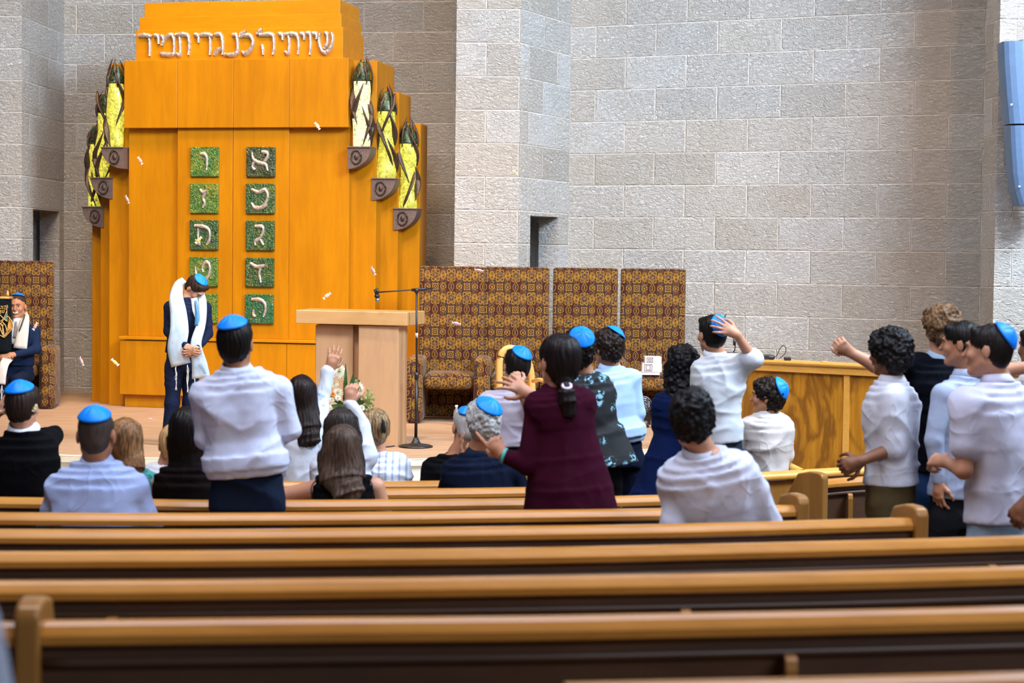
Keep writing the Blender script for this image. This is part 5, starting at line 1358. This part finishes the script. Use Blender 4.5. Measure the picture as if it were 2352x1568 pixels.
person('girl with long curly black hair in navy dress with lace shoulders', 11.5, (1566, 838, -20, 4, 0), (1560, 905), (1545, 1010), .165, skin='olive', byaw=-20,
       hair=('curly', (.003, .0025, .003)), hrows=[[((1566, 830), .12, .10), ((1576, 880, -.03), .145, .10), ((1590, 930, -.08), .14, .09), ((1602, 985, -.11), .10, .06)]],
       dress=dict(c=(.004, .011, .055), amp=.006, freq=12, dir=(1, 0, .1), collar=0), rows=[((1546, 1000), .125, .11), ((1540, 1060), .17, .15), ((1532, 1140), .22, .19), ((1525, 1250), .27, .22)],
       arms=[dict(j=[(1522, 935), (1515, 1000, .1), (1540, 1030, .25)], sleeve='short'), dict(j=[(1600, 930), (1600, 1000, .0), (1578, 1050, .1)], sleeve='short')])
person('boy in white shirt holding his blue skullcap on with one hand', 11.3, (1634, 768, -24, 0, 0), (1645, 816), (1662, 1014), .175, skin='fair', byaw=-10, hs=1.0,
       hair=('short', (.005, .004, .0035)), kip=(.18, -.93, .32, .78), shirt=dict(c=(.60, .64, .68), amp=.008, sleeve='elbow'), waist=.80, sleeve_r=1.15,
       arms=[dict(j=[(1618, 850), (1606, 930, .1), (1620, 960, .3)], sleeve='elbow'), dict(j=[(1700, 838), (1728, 822, -.08), (1692, 768, -.14)], h=(1662, 752, -.16), n=(-.2, 1, -.2), curl=16, spread=12, t=-1)], pants=(.03, .05, .07))
person('boy with curly black hair in white shirt leaning forward, fifth row', 7.62, (1588, 966, -6, 8, -4), (1612, 1042), (1655, 1280, .12), .215, hs=1.02, skin='fair', byaw=6,
       hair=('curly', (.003, .003, .0035)), shirt=dict(c=(.60, .63, .78), amp=.008, freq=9, dir=(.8, 0, .7)), waist=1.16, dep=1.15,
       arms=[dict(j=[(1560, 1100, .02), (1548, 1205, .0), (1600, 1230, .3)], r=1.1), dict(j=[(1708, 1090), (1770, 1210, .05), (1720, 1240, .3)], r=1.1)], pants=NAVY, seated=True)
person('sitting boy in white shirt turned left, skullcap at the back of curly hair', 12.0, (1762, 912, -68, 0, 0), (1766, 958), (1766, 1110), .165, skin='tan', byaw=-18, face='calm', hs=1.0,
       hair=('curly', (.007, .004, .003)), kip=(.02, -.93, .35, .80), shirt=dict(c=(.60, .575, .56), amp=.010, freq=13), waist=.95,
       arms=[dict(j=[(1722, 980, .0), (1698, 1030, .05), (1690, 1080, .2)], sleeve='long', r=1.1), dict(j=[(1796, 990, 0), (1804, 1045, .02), (1790, 1085, .15)], r=1.1)], pants=(.03, .03, .04), seated=True)
# right hand group
person('boy with dark curly hair, white rolled sleeve shirt and khaki trousers', 9.8, (2040, 812, -45, 4, 0), (2050, 876), (2046, 1110), .18, skin='brown', byaw=-55, face='calm', hs=1.02,
       hair=('afro', (.005, .004, .004)), shirt=dict(c=(.56, .56, .62), amp=.010, freq=13, sleeve='elbow'), waist=1.12, dep=1.1, sleeve_r=1.15,
       arms=[dict(j=[(2052, 920, -.12), (2052, 1030, -.14), (1975, 1058, -.2)], h=(1945, 1066, -.2), n=(.3, .9, -.2), curl=60, t=-1, r=1.05), dict(j=[(2075, 915, .16), (2040, 1020, .2), (1975, 1062, -.05)], h=(1950, 1070, -.12), curl=60)], pants=(.075, .052, .022))
def trimline(k):
    a, j = k['AR'][0]; d = unit(j[1]-j[0]); c = j[0]+(j[1]-j[0])*.66; x_, y_, _ = basis(d)
    mb = MB(); tube(mb, [c+(x_*math.cos(q)+y_*math.sin(q))*.069 for q in [i*math.pi/12 for i in range(25)]], .0035, 6, False); mb.build('sleeve_trim', flat('pale_blue_trim', (.5, .65, .8)), k['root'], True)
person('person in black polo shirt with curly light brown hair, arm stretched out left', 10.4, (2162, 756, -30, 6, 0), (2158, 822), (2150, 1080), .20, skin='fair', byaw=-30, hs=1.0,
       hair=('afro', (.07, .038, .018), (.24, .13, .055)), shirt=dict(c=(.003, .004, .007), amp=.005, sleeve='short', name='polo_shirt'), collar=(.30, .42, .55), pants=(.010, .028, .075),
       arms=[dict(j=[(2112, 838), (2010, 838, -.1), (1955, 810, -.12)], h=(1935, 795, -.14), n=(.4, .9, 0), curl=75, t=1, r=1.1), dict(j=[(2215, 850, .1), (2310, 850, 0), (2400, 838, -.1)], r=1.1)], extra=trimline, waist=.85)
person('boy with straight dark hair in profile, pale blue shirt, black trousers', 9.7, (2206, 790, -66, 4, 0), (2222, 862), (2192, 1140), .185, skin='tan', byaw=-40, face='calm', hs=1.0,
       hair=('short', (.005, .004, .0035)), shirt=dict(c=(.36, .42, .56), amp=.007, freq=12), waist=1.0, pants=(.008, .008, .01),
       arms=[dict(j=[(2166, 908, -.10), (2146, 1010, -.13), (2157, 1105, -.12)], h=(2154, 1145, -.12), n=(.8, .5, 0), curl=25, r=1.05), dict(j=[(2265, 900, .1), (2280, 1000, .1), (2270, 1090, .1)])])
def polohem(k): pass
person('boy in white polo shirt with blue skullcap, large at the right side', 8.2, (2268, 806, -62, 2, 4), (2292, 876), (2292, 1196), .205, skin='fair', byaw=-38, face='calm', hs=1.0,
       hair=('short', (.008, .005, .004)), kip=(.10, -.86, .50, .84), shirt=dict(c=(.62, .63, .78), amp=.006, sleeve='short', freq=8, dir=(1, 0, .3), name='polo_shirt'), waist=1.0, pants=(.22, .30, .38), sleeve_r=1.1,
       arms=[dict(j=[(2222, 930, -.09), (2214, 1080, -.12), (2172, 1060, -.03)], h=(2146, 1056, .03), n=(.2, .6, -.6), curl=55, t=-1, r=1.0), dict(j=[(2382, 930, .05), (2400, 1060, 0), (2360, 1080, .1)])])
person('person with dark hair and white shirt at the right edge, behind the polo shirt', 10.5, (2376, 800, -30, 0, 0), (2372, 870), (2372, 1100), .19, skin='brown', hair=('short', HB), shirt=dict(c=WHT2), res=.009,
       arms=[dict(j=[(2318, 905), (2318, 980, .1), (2350, 1010, .3)]), dict(j=[(2420, 900), (2430, 980), (2420, 1050)])], pants=NAVY)
person('person beyond the right edge of whom only a brown hand shows', 7.4, (2480, 800, 0, 0, 0), (2480, 870), (2490, 1150), .19, skin='brown', hair=('short', HB), shirt=dict(c=NAVY, sleeve='short'), res=.009,
       arms=[dict(j=[(2420, 930), (2410, 1080, 0), (2362, 1150, 0)], h=(2338, 1178, 0), n=(.6, .6, 0), curl=60, t=1), dict(j=[(2550, 930), (2570, 1080), (2560, 1200)])], pants=NAVY)
# stage: bowed boy with prayer shawl
M_TAL = (lambda M: M.color(M.mix(M.noise(M.tc.outputs['Object'], 8, 3).sstep(.3, .7), (.40, .53, .64), (.58, .65, .72))).bump(M.noise(M.tc.outputs['Object'], 40, 3), .3, .004).m)(Mat('white_satin', .38))
M_TALW = flat('ivory_wool', (.62, .60, .55), .7, .3, 0, .05)
M_TIE = flat('blue_tie', (.05, .22, .42), .5)
def ribbon(name, pts, wid, mat, root, nrm=(0, -1, 0), th=.006, wdir=None):
    P = smoothpath(pts, 5); Wd = np.interp(np.linspace(0, 1, len(P)), np.linspace(0, 1, len(wid)), wid); V = []; Q = []
    for i, p in enumerate(P):
        d = unit(P[min(i+1, len(P)-1)]-P[max(i-1, 0)]); s_ = unit(np.cross(d, nrm)) if wdir is None else unit(wdir)
        for j in range(7):
            t = j/3-1; V.append(p+s_*Wd[i]*t+np.array(nrm)*(.010*(1-t*t)+.003*math.sin(t*7+i*.4)))
    for i in range(len(P)-1):
        for j in range(6): Q.append((i*7+j, i*7+j+1, (i+1)*7+j+1, (i+1)*7+j))
    o = mesh_obj(name, V, Q, mat, root, True); sd = o.modifiers.new('s', 'SOLIDIFY'); sd.thickness = th; o['_o'] = root['_o']; return o
def fringe(name, p0, L, root, mat, n=3, seed=1):
    r_ = random.Random(seed); mb = MB()
    for q in range(n):
        pts = [np.array(p0)+np.array([r_.uniform(-.006, .006), 0, -L*t/6*1.0])+np.array([r_.uniform(-.008, .008), r_.uniform(-.004, .004), 0])*(t > 0) for t in range(7)]
        tube(mb, smoothpath(pts, 3), .0032, 5)
    mb.build(name, mat, root, True)
def stage_boy(k):
    w = k['w']; r = k['root']
    sh = ribbon('prayer_shawl', [w((424, 642, .10)), w((410, 655, .03)), w((404, 680, -.13)), w((410, 720, -.19)), w((412, 760, -.23)), w((406, 800, -.23)), w((416, 838, -.2))], [.03, .045, .065, .075, .085, .085, .092], M_TAL, r)
    s2 = ribbon('prayer_shawl', [w((432, 642, .12)), w((452, 662, .08)), w((464, 690, -.08)), w((463, 740, -.15)), w((450, 790, -.22)), w((458, 835, -.21)), w((462, 868, -.2))], [.03, .035, .040, .040, .050, .07, .085], M_TAL, r)
    r2 = [((404, 838), .23), ((431, 838), .25), ((447, 868), .25)]
    for q, ((px, py), L) in enumerate(r2): fringe('fringe', w((px, py, -.2)), L, sh, M_TALW, 3, q); 
    mb = MB()
    for q in range(3): tube(mb, smoothpath([w((455+q*3, 835, -.235)), w((463+q*3, 848, -.235)), w((470+q*2, 858, -.235))], 3), .002, 5)
    mb.build('blue_stripe', M_TIE, s2, True)
    ribbon('necktie', [w((449, 690, -.10)), w((453, 720, -.14)), w((452, 748, -.16))], [.012, .02, .024], M_TIE, r)
    ribbon('shirt_front', [w((446, 684, -.06)), w((449, 712, -.115)), w((451, 730, -.13))], [.03, .03, .015], flat('shirt_front', (.65, .72, .85)), r)
    for a, j in k['AR']:
        d = unit(j[2]-j[1]); mb = MB(); tube(mb, [j[2]-d*.022, j[2]+d*.004], [.033, .032], 14); mb.build('shirt_cuff', flat('white_cuff', (.75, .78, .85)), r, True)
person('boy on stage with bowed head, navy suit, white prayer shawl and blue skullcap', 16.5, (449, 664, 122, 50, 0), (430, 690), (420, 812), .185, skin='fair', byaw=140, hs=1.0, face='down',
       hair=('short', (.028, .014, .009)), kip=(0, -.05, 1.0, .80), shirt=dict(c=(.012, .018, .048), name='jacket', amp=.005), collar=(.012, .018, .048), pants=(.010, .015, .040), res=.006, waist=1.05, dep=1.0,
       arms=[dict(j=[(470, 708, .02), (477, 765, -.02), (452, 800, -.22)], h=(438, 806, -.26), n=(.0, .8, .3), curl=40, t=1, hs=.95), dict(j=[(392, 706, -.02), (388, 760, -.05), (430, 796, -.24)], h=(446, 806, -.28), n=(.0, .8, .3), curl=40, t=-1, hs=.95)],
       feet=[(425, 1000, .05), (384, 1000, -.1)], extra=stage_boy)
# seated man at far left with a velvet covered scroll
def seated_man(k):
    w = k['w']; r = k['root']
    ribbon('prayer_shawl', [w((56, 716, .10)), w((57, 730, -.12)), w((52, 762, -.20)), w((46, 800, -.24))], [.02, .05, .065, .075], M_TALW, r)
    ribbon('necktie', [w((37, 738, -.13)), w((36, 756, -.16)), w((34, 775, -.18))], [.012, .018, .024], flat('grey_tie', (.2, .2, .22)), r)
    ribbon('shirt_front', [w((40, 730, -.09)), w((37, 752, -.14)), w((34, 790, -.18))], [.045, .05, .05], flat('white_shirt_front', (.72, .75, .82)), r)
    ribbon('shawl_end', [w((20, 822, -.42)), w((10, 835, -.52)), w((5, 860, -.55)), w((3, 882, -.55))], [.05, .05, .045, .045], M_TALW, r)
    fringe('fringe', w((4, 885, -.55)), .16, r, M_TALW, 5, 9)
    ribbon('shawl_band', [w((57, 722, -.125)), w((52, 738, -.19)), w((44, 760, -.22))], [.007, .007, .007], M_BLACK, r)
person('smiling seated man in navy suit and white shawl, hugging a dark scroll, far left', 19.85, (40, 705, 178, 0, 0), (42, 742), (40, 838), .215, skin='tan', byaw=176, hs=1.15, face='smile',
       hair=('buzz', (.03, .02, .016)), kip=(0, -.25, .95, .75), shirt=dict(c=(.010, .022, .060), name='jacket', amp=.005), collar=(.7, .73, .8), seated=True, pants=(.008, .014, .036), res=.007,
       arms=[dict(j=[(4, 764), (-4, 800, -.15), (0, 818, -.35)], h=(18, 818, -.45), n=(0, .6, -.8), curl=20, t=1), dict(j=[(80, 762), (84, 802, -.08), (34, 814, -.36)], h=(12, 815, -.42), n=(0, .6, -.8), curl=18, t=-1)], extra=seated_man)
# the scroll in its velvet mantle
sc = at(2, 745, 19.45)
tr = thing('torah_scroll', 'scroll in a black velvet mantle with gold embroidery held by the seated man', 'scroll', (sc[0], sc[1], at(0, 812, 19.45)[2]))
M_VEL = cloth('black_velvet', (.006, .010, .012)); M_GOLD = bronze('gold_embroidery', (.80, .50, .16), .4, .3, .4, 90)
zt_ = at(2, 682, 19.45)[2]; zb_ = at(2, 812, 19.45)[2]
mb = MB(); V, F = bevbox((sc[0]-.16, 19.40, zb_), (sc[0]+.10, 19.56, zt_), .05, 3); mb.add(V, F); mb.build('velvet_mantle', M_VEL, tr, True)
mb = MB(); V, F = bevbox((sc[0]-.165, 19.39, zt_-.02), (sc[0]+.105, 19.57, zt_+.006), .01, 2); mb.add(V, F); mb.build('gold_rim', M_GOLD, tr, True)
def g2(x, y, dy=.008): return at(x/6.03, 660+y/6.03, 19.395-dy)
mb = MB()
for pts in ([(0, 490), (40, 560), (60, 695)], [(60, 695), (170, 560), (165, 480), (120, 405)], [(0, 660), (60, 695)], [(60, 695), (10, 590), (5, 520), (60, 430), (115, 400)], [(60, 695), (35, 590), (40, 510)], [(60, 695), (90, 600), (70, 520), (20, 470)], [(60, 695), (110, 600), (120, 540)], [(0, 380), (60, 440), (100, 470)], [(0, 470), (50, 430), (95, 330)]):
    tube(mb, smoothpath([g2(*p) for p in pts], 4), .006, 6)
mb.build('emblem_outline', M_GOLD, tr, True)
mb = MB(); P_ = [g2(x, y, .002) for x, y in ((60, 690), (120, 600), (165, 560), (165, 490), (120, 410), (118, 470), (100, 560))]; Q_ = [p+np.array([0, .006, 0]) for p in P_]
n = len(P_); mb.add(P_+Q_, [tuple(range(n-1, -1, -1)), tuple(range(n, 2*n))]+[(i, (i+1) % n, n+(i+1) % n, n+i) for i in range(n)]); mb.build('gold_leaf', flat('ochre_applique', (.62, .30, .05)), tr)
mb = MB(); P_ = [g2(x, y, .002) for x, y in ((60, 440), (100, 340), (108, 400), (104, 470))]; Q_ = [p+np.array([0, .006, 0]) for p in P_]; n = 4
mb.add(P_+Q_, [tuple(range(n-1, -1, -1)), tuple(range(n, 2*n))]+[(i, (i+1) % n, n+(i+1) % n, n+i) for i in range(n)]); mb.build('teal_leaf', flat('teal_applique', (.06, .24, .24)), tr)
mb = MB()
for pts in ([(6, 262), (30, 262), (34, 300)], [(10, 280), (12, 300)], [(48, 260), (80, 258), (86, 300)], [(58, 276), (58, 300)], [(92, 245), (104, 256), (104, 290)], [(0, 312), (10, 340), (8, 366)], [(28, 312), (34, 350)], [(52, 310), (58, 345), (36, 350), (30, 330)], [(66, 306), (92, 300), (92, 340)]):
    tube(mb, smoothpath([g2(*p) for p in pts], 3), .005, 6)
mb.build('hebrew_embroidery', M_GOLD, tr, True)
mb = MB(); q = at(17.5, 679, 19.45); lathe(mb, [(.012, 0), (.022, .01), (.012, .02), (.016, .035), (.008, .05), (.004, .06)], q, 12); mb.build('finial', M_GOLD, tr, True)
